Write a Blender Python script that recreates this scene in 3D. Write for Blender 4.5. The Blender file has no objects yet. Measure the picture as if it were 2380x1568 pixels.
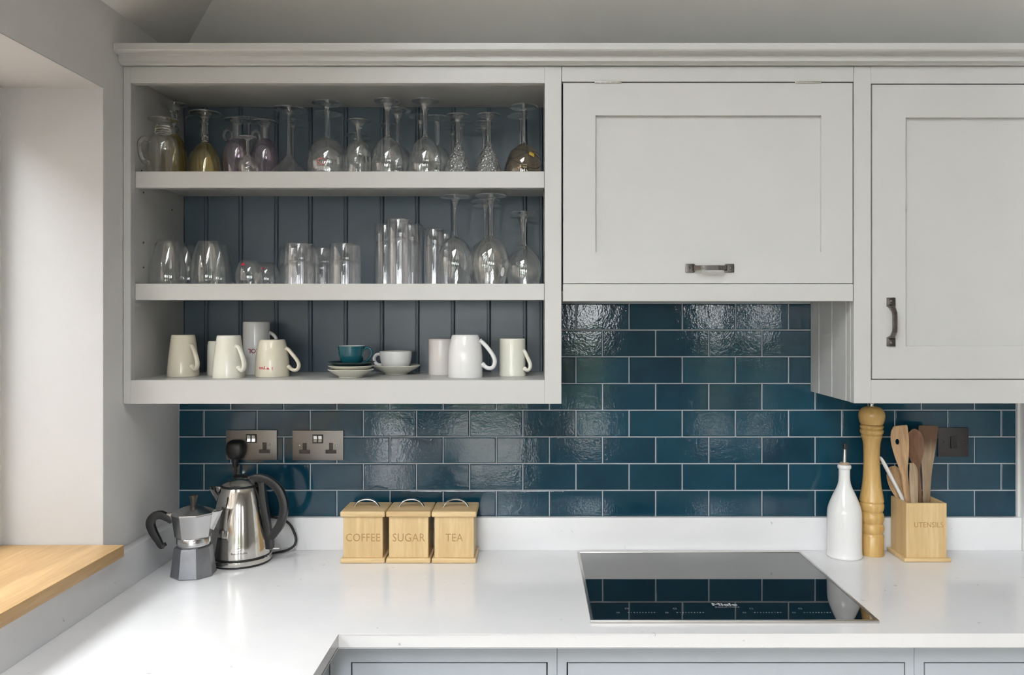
import bpy, bmesh, math, random
from mathutils import Vector, Matrix
random.seed(7)
sc = bpy.context.scene
COL = sc.collection
PI = math.pi

# ------------------------------------------------------------------ camera
F = 1850.0                      # focal length in pixels of the 2380 px wide frame
D = 2.275                       # camera to tiled wall (m)
ZC = 1.57                       # camera height
VPX, VPY = 1238.0, 737.0        # where the camera axis meets the picture
def X(px, d): return (px - VPX) * d / F
def Z(py, d): return ZC + (VPY - py) * d / F
def Y(d): return d - D

cam_data = bpy.data.cameras.new('camera')
cam = bpy.data.objects.new('camera', cam_data)
COL.objects.link(cam)
cam.location = (0, -D, ZC)
cam.rotation_euler = (PI / 2, 0, 0)
cam_data.sensor_fit = 'HORIZONTAL'
cam_data.sensor_width = 36
cam_data.lens = F / 2380 * 36
cam_data.shift_x = -(VPX - 1190) / 2380
cam_data.shift_y = -(784 - VPY) / 2380
cam_data.clip_start = 0.05
sc.camera = cam

# ------------------------------------------------------------------ world, light, exposure
world = bpy.data.worlds.new('overcast_sky')
sc.world = world
world.use_nodes = True
bg = world.node_tree.nodes['Background']
bg.inputs['Color'].default_value = (0.985, 0.985, 1.0, 1)
bg.inputs['Strength'].default_value = 13.0

def portal(name, loc, rot, sx, sy):
    l = bpy.data.lights.new(name, 'AREA')
    l.shape = 'RECTANGLE'; l.size = sx; l.size_y = sy
    l.cycles.is_portal = True
    o = bpy.data.objects.new(name, l); COL.objects.link(o)
    o.location = loc; o.rotation_euler = rot
WIN_Y0, WIN_Y1, WIN_Z0, WIN_Z1 = -2.55, -0.397, 1.007, 2.112      # left window opening
DOR_X0, DOR_X1, DOR_Z1 = -0.75, -0.07, 2.12                        # glazed doors behind the camera
FRONT_Y = -4.7
EXT_X, EXT_Y = -4.6, -2.75                                         # the room widens to the left past this line
BIG_X0, BIG_X1, BIG_Z1 = -4.40, -1.10, 2.20                       # folding glazed doors of that wider part
portal('window_daylight', (-1.33, (WIN_Y0 + WIN_Y1) / 2, (WIN_Z0 + WIN_Z1) / 2), (0, -PI / 2, 0), WIN_Z1 - WIN_Z0, WIN_Y1 - WIN_Y0)
SIDE_X = ((0.38, 0.62), (1.52, 1.68), (1.94, 2.08))               # slender windows in the same wall
for sx0_, sx1_ in SIDE_X:
    portal('slit_daylight', ((sx0_ + sx1_) / 2, FRONT_Y - 0.2, 1.25), (PI / 2, 0, 0), sx1_ - sx0_, 1.7)
SKY_U0, SKY_U1, SKY_Y0, SKY_Y1 = 0.34, 1.14, -3.3, -1.50             # unseen rooflight added in the left slope for more overhead light
portal('added_rooflight_portal', (-1.012 + 0.74 - 0.08, (SKY_Y0 + SKY_Y1) / 2, 1.57 + 0.743 + 0.74 * 0.655 + 0.16), (0, -math.atan(0.655), 0), (SKY_U1 - SKY_U0) / math.cos(math.atan(0.655)), SKY_Y1 - SKY_Y0)
portal('garden_daylight', ((BIG_X0 + BIG_X1) / 2, FRONT_Y - 0.2, BIG_Z1 / 2), (PI / 2, 0, 0), BIG_X1 - BIG_X0, BIG_Z1)
portal('door_daylight', ((DOR_X0 + DOR_X1) / 2, FRONT_Y - 0.2, DOR_Z1 / 2), (PI / 2, 0, 0), DOR_X1 - DOR_X0, DOR_Z1)

sc.view_settings.view_transform = 'Standard'
sc.view_settings.look = 'None'
sc.view_settings.gamma = 1
sc.view_settings.use_curve_mapping = False
sc.view_settings.exposure = 0.42
sc.cycles.use_denoising = True
sc.cycles.max_bounces = 12
sc.cycles.diffuse_bounces = 3
sc.cycles.glossy_bounces = 6
sc.cycles.transmission_bounces = 10
sc.cycles.transparent_max_bounces = 20
sc.cycles.use_adaptive_sampling = True
sc.cycles.adaptive_threshold = 0.12
sc.cycles.adaptive_min_samples = 16
sc.cycles.caustics_refractive = True
sc.cycles.caustics_reflective = True
sc.cycles.blur_glossy = 1.0
sc.cycles.sample_clamp_indirect = 4.0

# ------------------------------------------------------------------ materials
def newmat(name):
    m = bpy.data.materials.new(name); m.use_nodes = True
    nt = m.node_tree
    for n in list(nt.nodes): nt.nodes.remove(n)
    out = nt.nodes.new('ShaderNodeOutputMaterial')
    return m, nt, out
def node(nt, typ, **kw):
    n = nt.nodes.new(typ)
    for k, v in kw.items(): setattr(n, k, v)
    return n
def coords(nt, scale=(1, 1, 1), rot=(0, 0, 0)):
    tc = node(nt, 'ShaderNodeTexCoord'); mp = node(nt, 'ShaderNodeMapping')
    mp.inputs['Scale'].default_value = scale; mp.inputs['Rotation'].default_value = rot
    nt.links.new(tc.outputs['Object'], mp.inputs['Vector'])
    return mp.outputs['Vector']
def noise(nt, vec, scale, detail=3, rough=0.55, dist=0.0):
    n = node(nt, 'ShaderNodeTexNoise')
    n.inputs['Scale'].default_value = scale; n.inputs['Detail'].default_value = detail
    n.inputs['Roughness'].default_value = rough; n.inputs['Distortion'].default_value = dist
    nt.links.new(vec, n.inputs['Vector'])
    return n.outputs['Fac']
def ramp(nt, fac, stops):
    r = node(nt, 'ShaderNodeValToRGB')
    e = r.color_ramp.elements
    while len(e) > len(stops): e.remove(e[-1])
    while len(e) < len(stops): e.new(0.5)
    for i, (p, c) in enumerate(stops):
        e[i].position = p; e[i].color = c if len(c) == 4 else (*c, 1)
    nt.links.new(fac, r.inputs['Fac'])
    return r.outputs['Color']
def bump(nt, h, strength, dist=0.001):
    b = node(nt, 'ShaderNodeBump')
    b.inputs['Strength'].default_value = strength; b.inputs['Distance'].default_value = dist
    nt.links.new(h, b.inputs['Height'])
    return b.outputs['Normal']
def princ(nt, out, **kw):
    p = node(nt, 'ShaderNodeBsdfPrincipled')
    for k, v in kw.items():
        p.inputs[k].default_value = v if not (isinstance(v, tuple) and len(v) == 3) else (*v, 1)
    nt.links.new(p.outputs['BSDF'], out.inputs['Surface'])
    return p

def painted(name, col, rough=0.4, var=0.03, bumpy=0.05, spec=0.5):
    m, nt, out = newmat(name)
    p = princ(nt, out, Roughness=rough)
    p.inputs['Specular IOR Level'].default_value = spec
    v = coords(nt)
    n = noise(nt, v, 9, 4)
    a = tuple(c * (1 - var) for c in col); b = tuple(min(1, c * (1 + var)) for c in col)
    nt.links.new(ramp(nt, n, [(0.3, a), (0.7, b)]), p.inputs['Base Color'])
    if bumpy:
        nt.links.new(bump(nt, noise(nt, v, 260, 2), bumpy, 0.0006), p.inputs['Normal'])
    return m
def metal(name, col, rough=0.2, var=0.06, brushed=None):
    m, nt, out = newmat(name)
    p = princ(nt, out, Metallic=1.0, Roughness=rough)
    v = coords(nt, brushed or (1, 1, 1))
    n = noise(nt, v, 60 if brushed else 22, 4)
    nt.links.new(ramp(nt, n, [(0.3, tuple(c * (1 - var) for c in col)), (0.7, col)]), p.inputs['Base Color'])
    r = node(nt, 'ShaderNodeMapRange')
    r.inputs['To Min'].default_value = rough * 0.75; r.inputs['To Max'].default_value = rough * 1.25
    nt.links.new(n, r.inputs['Value']); nt.links.new(r.outputs['Result'], p.inputs['Roughness'])
    return m
def wood(name, dark, light, axis='Z', rough=0.45, scale=1.0, fine=0.4):
    m, nt, out = newmat(name)
    p = princ(nt, out, Roughness=rough)
    s = {'X': (1.2, 14, 14), 'Y': (14, 1.2, 14), 'Z': (14, 14, 1.2)}[axis]
    oi = node(nt, 'ShaderNodeObjectInfo')
    tc = node(nt, 'ShaderNodeTexCoord'); mp = node(nt, 'ShaderNodeMapping')
    mp.inputs['Scale'].default_value = tuple(q * scale for q in s)
    ad = node(nt, 'ShaderNodeVectorMath', operation='ADD')
    mul = node(nt, 'ShaderNodeVectorMath', operation='SCALE'); mul.inputs['Scale'].default_value = 7.0
    cmb = node(nt, 'ShaderNodeCombineXYZ')
    for k in range(3): nt.links.new(oi.outputs['Random'], cmb.inputs[k])
    nt.links.new(cmb.outputs[0], mul.inputs[0])
    nt.links.new(tc.outputs['Object'], ad.inputs[0]); nt.links.new(mul.outputs[0], ad.inputs[1])
    nt.links.new(ad.outputs[0], mp.inputs['Vector'])
    v = mp.outputs['Vector']
    n1 = noise(nt, v, 2.2, 5, 0.6, 1.2)
    n2 = noise(nt, v, 16, 3, 0.6)
    mx = node(nt, 'ShaderNodeMix', data_type='FLOAT'); mx.inputs['Factor'].default_value = fine
    nt.links.new(n1, mx.inputs['A']); nt.links.new(n2, mx.inputs['B'])
    mid = tuple((a + b) / 2 for a, b in zip(dark, light))
    nt.links.new(ramp(nt, mx.outputs['Result'], [(0.33, dark), (0.5, mid), (0.62, light)]), p.inputs['Base Color'])
    nt.links.new(bump(nt, n2, 0.15, 0.0005), p.inputs['Normal'])
    return m
def scorch(m, z0, z1, dark, amount=0.85):
    """a burnt stain on the upper end of a wooden tool, with a ragged edge"""
    nt = m.node_tree; p = nt.nodes['Principled BSDF']
    src = p.inputs['Base Color'].links[0].from_socket
    tc = node(nt, 'ShaderNodeTexCoord'); sx = node(nt, 'ShaderNodeSeparateXYZ')
    nt.links.new(tc.outputs['Object'], sx.inputs[0])
    n = noise(nt, coords(nt, (90, 90, 14)), 1.0, 4)
    ad = node(nt, 'ShaderNodeMath', operation='MULTIPLY_ADD'); ad.inputs[1].default_value = 0.06
    nt.links.new(n, ad.inputs[0]); nt.links.new(sx.outputs['Z'], ad.inputs[2])
    mr = node(nt, 'ShaderNodeMapRange'); mr.inputs['From Min'].default_value = z0 + 0.03; mr.inputs['From Max'].default_value = z1 + 0.03
    mr.inputs['To Max'].default_value = amount
    nt.links.new(ad.outputs[0], mr.inputs['Value'])
    mx = node(nt, 'ShaderNodeMix', data_type='RGBA'); mx.inputs[7].default_value = (*dark, 1)
    nt.links.new(mr.outputs['Result'], mx.inputs[0]); nt.links.new(src, mx.inputs[6]); nt.links.new(mx.outputs[2], p.inputs['Base Color'])
    return m
def clear(name, tint=(0.985, 0.99, 0.99), lo=0.075, hi=0.9, power=3.0, rough=0.0, bumpscale=None):
    """thin-walled glass: see-through, with a Fresnel-like reflection rising towards the edge"""
    m, nt, out = newmat(name)
    t = node(nt, 'ShaderNodeBsdfTransparent'); t.inputs['Color'].default_value = (*tint, 1)
    g = node(nt, 'ShaderNodeBsdfGlossy'); g.inputs['Roughness'].default_value = rough
    g.inputs['Color'].default_value = (1, 1, 1, 1)
    lw = node(nt, 'ShaderNodeLayerWeight'); lw.inputs['Blend'].default_value = 0.5
    pw = node(nt, 'ShaderNodeMath', operation='POWER'); pw.inputs[1].default_value = power
    ma = node(nt, 'ShaderNodeMath', operation='MULTIPLY_ADD'); ma.inputs[1].default_value = hi - lo; ma.inputs[2].default_value = lo
    mx = node(nt, 'ShaderNodeMixShader')
    nt.links.new(lw.outputs['Facing'], pw.inputs[0]); nt.links.new(pw.outputs[0], ma.inputs[0])
    nt.links.new(ma.outputs[0], mx.inputs[0]); nt.links.new(t.outputs[0], mx.inputs[1]); nt.links.new(g.outputs[0], mx.inputs[2])
    nt.links.new(mx.outputs[0], out.inputs['Surface'])
    if bumpscale:
        v = coords(nt)
        vo = node(nt, 'ShaderNodeTexVoronoi'); vo.inputs['Scale'].default_value = bumpscale
        nt.links.new(v, vo.inputs['Vector'])
        nb = bump(nt, vo.outputs['Distance'], 1.0, 0.004)
        nt.links.new(nb, g.inputs['Normal']); nt.links.new(nb, lw.inputs['Normal'])
    return m
def solid_glass(name, tint=(1, 1, 1), rough=0.0, ior=1.47):
    m, nt, out = newmat(name)
    g = node(nt, 'ShaderNodeBsdfGlass')
    g.inputs['Color'].default_value = (*tint, 1); g.inputs['Roughness'].default_value = rough; g.inputs['IOR'].default_value = ior
    nt.links.new(g.outputs[0], out.inputs['Surface'])
    return m
def glaze(name, c0, c1):
    m, nt, out = newmat(name)
    p = princ(nt, out, Roughness=0.04)
    oi = node(nt, 'ShaderNodeObjectInfo')
    tc = node(nt, 'ShaderNodeTexCoord')
    ad = node(nt, 'ShaderNodeVectorMath', operation='ADD')
    cmb = node(nt, 'ShaderNodeCombineXYZ')
    mu = node(nt, 'ShaderNodeMath', operation='MULTIPLY'); mu.inputs[1].default_value = 13.0
    nt.links.new(oi.outputs['Random'], mu.inputs[0])
    for k in range(3): nt.links.new(mu.outputs[0], cmb.inputs[k])
    nt.links.new(tc.outputs['Object'], ad.inputs[0]); nt.links.new(cmb.outputs[0], ad.inputs[1])
    v = ad.outputs[0]
    big = noise(nt, v, 9, 3)
    s = node(nt, 'ShaderNodeMath', operation='MULTIPLY_ADD'); s.inputs[1].default_value = 0.45
    nt.links.new(oi.outputs['Random'], s.inputs[0]); nt.links.new(big, s.inputs[2])
    nt.links.new(ramp(nt, s.outputs[0], [(0.35, c0), (0.95, c1)]), p.inputs['Base Color'])
    ripple = noise(nt, v, 190, 2, 0.5)
    wav = noise(nt, v, 26, 2, 0.5)
    b1 = node(nt, 'ShaderNodeBump'); b1.inputs['Strength'].default_value = 0.10; b1.inputs['Distance'].default_value = 0.004
    nt.links.new(wav, b1.inputs['Height'])
    b2 = node(nt, 'ShaderNodeBump'); b2.inputs['Strength'].default_value = 0.13; b2.inputs['Distance'].default_value = 0.0012
    nt.links.new(ripple, b2.inputs['Height']); nt.links.new(b1.outputs[0], b2.inputs['Normal'])
    nt.links.new(b2.outputs[0], p.inputs['Normal'])
    return m
def quartz(name):
    m, nt, out = newmat(name)
    p = princ(nt, out, Roughness=0.16)
    v = coords(nt)
    n1 = noise(nt, v, 42, 4, 0.6, 0.6)
    n2 = noise(nt, v, 6, 3)
    a = ramp(nt, n1, [(0.25, (0.55, 0.55, 0.57)), (0.305, (0.86, 0.86, 0.875))])
    b = ramp(nt, n2, [(0.3, (0.95, 0.95, 0.96)), (0.7, (1, 1, 1))])
    mx = node(nt, 'ShaderNodeMix', data_type='RGBA', blend_type='MULTIPLY'); mx.inputs[0].default_value = 1
    nt.links.new(a, mx.inputs[6]); nt.links.new(b, mx.inputs[7])
    nt.links.new(mx.outputs[2], p.inputs['Base Color'])
    return m

M = {}
M['paint'] = painted('warm_grey_cabinet_paint', (0.522, 0.522, 0.512), 0.32, 0.012)
M['paint_blue'] = painted('blue_grey_base_paint', (0.50, 0.55, 0.61), 0.35, 0.015)
M['board_blue'] = painted('dark_blue_board_paint', (0.082, 0.118, 0.152), 0.30, 0.03, 0.03)
M['wall'] = painted('wall_emulsion', (0.72, 0.71, 0.705), 0.9, 0.015, 0.12, 0.2)
M['wall_far'] = painted('mid_grey_wall_paint', (0.42, 0.42, 0.42), 0.9, 0.015, 0.1, 0.2)
M['brick_out'] = painted('outside_brick', (0.26, 0.22, 0.19), 0.9, 0.15, 0.2, 0.2)
M['hedge'] = painted('added_hedge_green', (0.10, 0.14, 0.06), 0.9, 0.3, 0.5, 0.2)
M['ceil'] = painted('ceiling_emulsion', (0.86, 0.845, 0.82), 0.95, 0.01, 0.05, 0.2)
M['reveal'] = painted('dimmed_reveal_emulsion', (0.54, 0.54, 0.545), 0.9, 0.01, 0.1, 0.2)  # wall paint darkened here to offset the strong light beside the window
M['white_wall'] = painted('white_trim_paint', (0.78, 0.78, 0.77), 0.5, 0.01, 0.05)
M['floor'] = wood('oak_floor', (0.30, 0.23, 0.16), (0.44, 0.34, 0.24), 'Y', 0.4, 0.6)
M['patio'] = painted('patio_stone', (0.46, 0.45, 0.42), 0.9, 0.15, 0.2)
M['glaze'] = glaze('teal_tile_glaze', (0.004, 0.033, 0.060), (0.009, 0.057, 0.093))
M['grout'] = painted('pale_grout', (0.42, 0.45, 0.48), 0.9, 0.06, 0.2, 0.2)
M['quartz'] = quartz('white_quartz')
M['oak'] = wood('oak_sill_wood', (0.42, 0.25, 0.10), (0.64, 0.42, 0.20), 'Y', 0.38, 0.5)
M['beech'] = wood('pale_beech_wood', (0.58, 0.39, 0.18), (0.74, 0.55, 0.30), 'Z', 0.42, 0.6)
M['beech_x'] = wood('pale_beech_wood_across', (0.58, 0.39, 0.18), (0.74, 0.55, 0.30), 'X', 0.42, 0.6)
M['mill'] = wood('varnished_mill_wood', (0.48, 0.28, 0.085), (0.64, 0.42, 0.16), 'Z', 0.22, 0.5)
M['spoon'] = wood('worn_spoon_wood', (0.33, 0.19, 0.095), (0.54, 0.35, 0.19), 'Z', 0.6, 1.2)
M['spoon_dark'] = wood('stained_spoon_wood', (0.09, 0.038, 0.018), (0.25, 0.125, 0.062), 'Z', 0.55, 0.8)
M['spoon_grey'] = wood('greyed_spatula_wood', (0.25, 0.17, 0.105), (0.47, 0.35, 0.235), 'Z', 0.6, 1.0)
M['spatula_burnt'] = scorch(wood('burnt_spatula_wood', (0.25, 0.17, 0.105), (0.47, 0.35, 0.235), 'Z', 0.6, 1.0), 0.262, 0.300, (0.10, 0.042, 0.018))
M['carve'] = painted('carved_letter_brown', (0.43, 0.26, 0.11), 0.8, 0.1, 0)
M['steel'] = metal('polished_steel', (0.74, 0.72, 0.68), 0.10)
M['satin'] = metal('satin_steel', (0.60, 0.57, 0.54), 0.32)
M['chrome'] = metal('chrome', (0.85, 0.85, 0.85), 0.08)
M['alu'] = metal('cast_aluminium', (0.72, 0.72, 0.73), 0.22)
M['alu_dull'] = metal('dulled_aluminium', (0.36, 0.37, 0.40), 0.42, 0.25)
M['plate'] = metal('brushed_nickel_plate', (0.21, 0.195, 0.18), 0.42, 0.08, (0.15, 1, 6))
M['plate_dark'] = metal('dark_bronze_plate', (0.075, 0.07, 0.07), 0.4, 0.08, (0.15, 1, 6))
M['iron'] = metal('antique_iron', (0.19, 0.175, 0.165), 0.32, 0.3)
M['black'] = painted('black_plastic', (0.012, 0.012, 0.013), 0.38, 0.1, 0.05)
M['brown_black'] = painted('brown_black_plastic', (0.035, 0.026, 0.022), 0.35, 0.1, 0.02)
M['gap'] = painted('dark_cabinet_inside', (0.02, 0.02, 0.02), 0.9, 0.1, 0)
M['hob_glass'] = painted('black_hob_glass', (0.006, 0.008, 0.010), 0.03, 0.1, 0)
M['hob_glass'].node_tree.nodes['Principled BSDF'].inputs['IOR'].default_value = 2.3
M['print'] = painted('grey_printing', (0.45, 0.47, 0.48), 0.5, 0.02, 0)
M['cream'] = painted('cream_glazed_china', (0.74, 0.69, 0.56), 0.12, 0.02, 0)
M['cream2'] = painted('ivory_glazed_china', (0.76, 0.75, 0.66), 0.12, 0.02, 0)
M['china'] = painted('white_glazed_china', (0.80, 0.80, 0.80), 0.10, 0.01, 0)
M['china_pink'] = painted('blush_white_china', (0.74, 0.70, 0.68), 0.15, 0.02, 0)
M['teal_china'] = painted('teal_glazed_china', (0.010, 0.085, 0.115), 0.10, 0.15, 0)
M['teal_dark'] = painted('dark_teal_glaze', (0.006, 0.022, 0.028), 0.08, 0.15, 0)
M['red'] = painted('red_print', (0.45, 0.02, 0.04), 0.4, 0.02, 0)
M['ink'] = painted('dark_ink', (0.03, 0.03, 0.03), 0.5, 0.02, 0)
M['plum_ink'] = painted('plum_red_print', (0.28, 0.03, 0.07), 0.4, 0.02, 0)
M['white_plastic'] = painted('white_plastic', (0.78, 0.78, 0.77), 0.3, 0.01, 0)
M['cork'] = painted('cork_collar', (0.45, 0.33, 0.22), 0.7, 0.1, 0)
M['pane'] = clear('window_pane_glass', (0.97, 0.985, 0.98), 0.06, 0.8, 4)
M['clear'] = clear('thin_clear_glass')
M['amber'] = clear('amber_tinted_glass', (0.91, 0.85, 0.58), 0.08, 0.8, 2.8)
M['purple'] = clear('plum_tinted_glass', (0.93, 0.89, 0.935), 0.08, 0.8, 3.2)
M['smoke'] = clear('smoky_brown_glass', (0.90, 0.86, 0.80), 0.08, 0.8, 3.2)
M['cut'] = clear('cut_crystal_glass', (0.95, 0.96, 0.97), 0.10, 0.95, 1.6, 0.0, 150)
M['glass'] = solid_glass('solid_clear_glass')
M['glass_foot'] = clear('foot_glass', (0.95, 0.965, 0.965), 0.11, 0.95, 1.6)
M['heavy'] = clear('heavy_tumbler_glass', (0.97, 0.975, 0.985), 0.10, 0.95, 2.2)

# ------------------------------------------------------------------ mesh helpers
def finish(name, bm, mat, parent=None, smooth=None, loc=None):
    bmesh.ops.recalc_face_normals(bm, faces=bm.faces[:])
    me = bpy.data.meshes.new(name)
    bm.to_mesh(me); bm.free()
    if mat is not None: me.materials.append(mat)
    if smooth is not None:
        for p in me.polygons: p.use_smooth = True
        try: me.set_sharp_from_angle(angle=math.radians(smooth))
        except Exception: pass
    o = bpy.data.objects.new(name, me); COL.objects.link(o)
    if parent is not None: o.parent = parent
    if loc is not None: o.location = loc
    return o
def bm_box(bm, x0, x1, y0, y1, z0, z1, bev=0.0, seg=2):
    vs = [bm.verts.new((x, y, z)) for x in (x0, x1) for y in (y0, y1) for z in (z0, z1)]
    q = [(0, 1, 3, 2), (4, 6, 7, 5), (0, 4, 5, 1), (2, 3, 7, 6), (0, 2, 6, 4), (1, 5, 7, 3)]
    fs = [bm.faces.new([vs[i] for i in f]) for f in q]
    if bev:
        es = list({e for f in fs for e in f.edges})
        bmesh.ops.bevel(bm, geom=es, offset=bev, segments=seg, affect='EDGES', profile=0.6)
def box(name, mat, parent, x0, x1, y0, y1, z0, z1, bev=0.0, seg=2):
    bm = bmesh.new(); bm_box(bm, x0, x1, y0, y1, z0, z1, bev, seg)
    return finish(name, bm, mat, parent, 35 if bev else None)
def bm_prism(bm, pts, axis, a, b):
    """extrude a 2D outline: axis 'z' pts=(x,y); 'x' pts=(y,z); 'y' pts=(x,z)"""
    def mk(p, t):
        return {'z': (p[0], p[1], t), 'x': (t, p[0], p[1]), 'y': (p[0], t, p[1])}[axis]
    A = [bm.verts.new(mk(p, a)) for p in pts]; B = [bm.verts.new(mk(p, b)) for p in pts]
    n = len(pts)
    for i in range(n): bm.faces.new((A[i], A[(i + 1) % n], B[(i + 1) % n], B[i]))
    bm.faces.new(A); bm.faces.new(B[::-1])
def bm_lathe(bm, prof, seg=44, closed=False, off=(0, 0, 0), sx=1.0, sy=1.0, phase=0.0):
    rings = []
    for r, z in prof:
        if r < 1e-6: rings.append([bm.verts.new((off[0], off[1], z + off[2]))])
        else: rings.append([bm.verts.new((off[0] + sx * r * math.cos(2 * PI * (k + phase) / seg), off[1] + sy * r * math.sin(2 * PI * (k + phase) / seg), z + off[2])) for k in range(seg)])
    pairs = list(zip(rings, rings[1:])) + ([(rings[-1], rings[0])] if closed else [])
    for a, b in pairs:
        if len(a) == 1 and len(b) == 1: continue
        for k in range(seg):
            k2 = (k + 1) % seg
            if len(a) == 1: bm.faces.new((a[0], b[k2], b[k]))
            elif len(b) == 1: bm.faces.new((a[k], a[k2], b[0]))
            else: bm.faces.new((a[k], a[k2], b[k2], b[k]))
def spline(pts, n=6):
    """Catmull-Rom through the points"""
    P = [Vector(p) for p in pts]; P = [2 * P[0] - P[1]] + P + [2 * P[-1] - P[-2]]
    out = []
    for i in range(1, len(P) - 2):
        for k in range(n):
            t = k / n
            a, b, c, d = P[i - 1], P[i], P[i + 1], P[i + 2]
            out.append(0.5 * ((2 * b) + (c - a) * t + (2 * a - 5 * b + 4 * c - d) * t * t + (3 * b - a - 3 * c + d) * t ** 3))
    out.append(P[-2])
    return out
def smooth_prof(pts, n=5):
    return [(max(0.0, p[0]), p[1]) for p in spline([(a, b, 0) for a, b in pts], n)]
def bm_tube(bm, path, r, seg=10, flat=1.0, up=(0, 0, 1), caps=True, shape=None):
    """sweep; r may be a number or list; flat scales the second axis"""
    P = [Vector(p) for p in path]; n = len(P)
    R = r if isinstance(r, (list, tuple)) else [r] * n
    FL = flat if isinstance(flat, (list, tuple)) else [flat] * n
    rings = []; U = Vector(up)
    for i, p in enumerate(P):
        t = (P[min(i + 1, n - 1)] - P[max(i - 1, 0)]).normalized()
        s = t.cross(U)
        if s.length < 1e-4: s = t.cross(Vector((0.3, 1, 0.1)))
        s.normalize(); w = s.cross(t).normalized()
        U = w
        ring = []
        for k in range(seg):
            a = 2 * PI * (k + 0.5) / seg
            ca, sa = math.cos(a), math.sin(a)
            if shape == 'box':
                m = max(abs(ca), abs(sa)); q = 0.75; ca = ca * (1 - q) + q * ca / m * 0.82; sa = sa * (1 - q) + q * sa / m * 0.82
            ring.append(bm.verts.new(p + s * (R[i] * ca) + w * (R[i] * FL[i] * sa)))
        rings.append(ring)
    for a, b in zip(rings, rings[1:]):
        for k in range(seg): bm.faces.new((a[k], a[(k + 1) % seg], b[(k + 1) % seg], b[k]))
    if caps: bm.faces.new(rings[0]); bm.faces.new(rings[-1][::-1])
def lathe(name, mat, parent, prof, seg=44, closed=False, smooth=40, loc=None, **kw):
    bm = bmesh.new(); bm_lathe(bm, prof, seg, closed, **kw)
    return finish(name, bm, mat, parent, smooth, loc)
def tube(name, mat, parent, path, r, **kw):
    bm = bmesh.new(); bm_tube(bm, path, r, **kw)
    return finish(name, bm, mat, parent, 50)
def text_bm(bm, body, size, fmap, extrude=0.0, bold=0.0, spacing=1.0):
    """lettering as mesh: glyph outline points pass through fmap(x, y, z); x, y centred"""
    cu = bpy.data.curves.new('lettering', 'FONT'); cu.body = body; cu.size = size
    cu.extrude = extrude; cu.offset = bold; cu.space_character = spacing
    cu.align_x = 'CENTER'; cu.align_y = 'CENTER'; cu.resolution_u = 3
    o = bpy.data.objects.new('lettering', cu); COL.objects.link(o)
    dg = bpy.context.evaluated_depsgraph_get(); dg.update()
    me = bpy.data.meshes.new_from_object(o.evaluated_get(dg))
    bpy.data.objects.remove(o); bpy.data.curves.remove(cu)
    vs = [bm.verts.new(fmap(*v.co)) for v in me.vertices]
    for p in me.polygons:
        try: bm.faces.new([vs[i] for i in p.vertices])
        except ValueError: pass
    bpy.data.meshes.remove(me)
def text(name, mat, parent, body, size, fmap, **kw):
    bm = bmesh.new(); text_bm(bm, body, size, fmap, **kw)
    return finish(name, bm, mat, parent)
def thing(name, label, cat, loc=(0, 0, 0), rz=0.0, group=None):
    o = bpy.data.objects.new(name, None); COL.objects.link(o)
    o.empty_display_size = 0.05
    o.location = loc; o.rotation_euler = (0, 0, rz)
    o['label'] = label; o['category'] = cat
    if group: o['group'] = group
    return o
def tag(o, label, cat, group=None):
    o['label'] = label; o['category'] = cat
    if group: o['group'] = group
    return o
def struct(o, label=None):
    o['kind'] = 'structure'
    if label: o['label'] = label
    return o
def dup(root, loc, label, rz=None):
    r = root.copy(); COL.objects.link(r); r.location = loc; r['label'] = label
    if rz is not None: r.rotation_euler = (0, 0, rz)
    for ch in list(root.children):
        c = ch.copy(); COL.objects.link(c); c.parent = r
        for g in list(ch.children):
            k = g.copy(); COL.objects.link(k); k.parent = c
    return r

# ------------------------------------------------------------------ the room
WL, WR = -1.012, 1.387          # left wall plane, right-hand wall return
RX = 4.5                        # far right of the room
CT = ZC - 0.66                  # worktop height
EAVE = ZC + 0.743
TAN = 0.655
TOP = 3.10
RUN = (TOP - EAVE) / TAN

fl = struct(box('floor', M['floor'], None, EXT_X - 0.1, RX + 0.1, FRONT_Y - 0.2, 0.12, -0.06, 0.0))
wb = struct(box('wall_back', M['wall'], None, WL - 0.30, RX + 0.1, 0.008, 0.12, 0.0, EAVE + 0.02))
bm = bmesh.new()
T = 0.32
bm_box(bm, WL - T, WL, EXT_Y - 0.2, WIN_Y0, 0, EAVE + 0.1)
bm_box(bm, WL - T, WL, WIN_Y1, 0.008, 0, EAVE + 0.1)
bm_box(bm, WL - T, WL, WIN_Y0, WIN_Y1, 0, WIN_Z0)
bm_box(bm, WL - T, WL, WIN_Y0, WIN_Y1, WIN_Z1, EAVE + 0.1)
wl = struct(finish('wall_left', bm, M['wall']))
# plaster lining of the window recess, its colour darkened against the window light
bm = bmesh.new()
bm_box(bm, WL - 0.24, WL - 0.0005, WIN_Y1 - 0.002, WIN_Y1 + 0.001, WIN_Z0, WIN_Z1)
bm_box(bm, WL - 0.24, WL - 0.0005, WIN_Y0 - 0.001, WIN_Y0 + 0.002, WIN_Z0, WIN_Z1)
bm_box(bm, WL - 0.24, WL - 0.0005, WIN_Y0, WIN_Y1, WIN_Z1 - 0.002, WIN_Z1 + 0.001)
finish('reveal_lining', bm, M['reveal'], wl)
wr = struct(box('wall_right', M['white_wall'], None, WR, RX + 0.1, -0.66, 0.008, 0, TOP))
struct(box('wall_side', M['wall_far'], None, RX, RX + 0.1, FRONT_Y - 0.2, -0.66, 0, TOP + 0.1))
bm = bmesh.new()
bm_box(bm, EXT_X, BIG_X0, FRONT_Y - 0.2, FRONT_Y, 0, TOP + 0.1)
bm_box(bm, BIG_X0, BIG_X1, FRONT_Y - 0.2, FRONT_Y, BIG_Z1, TOP + 0.1)
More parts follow.
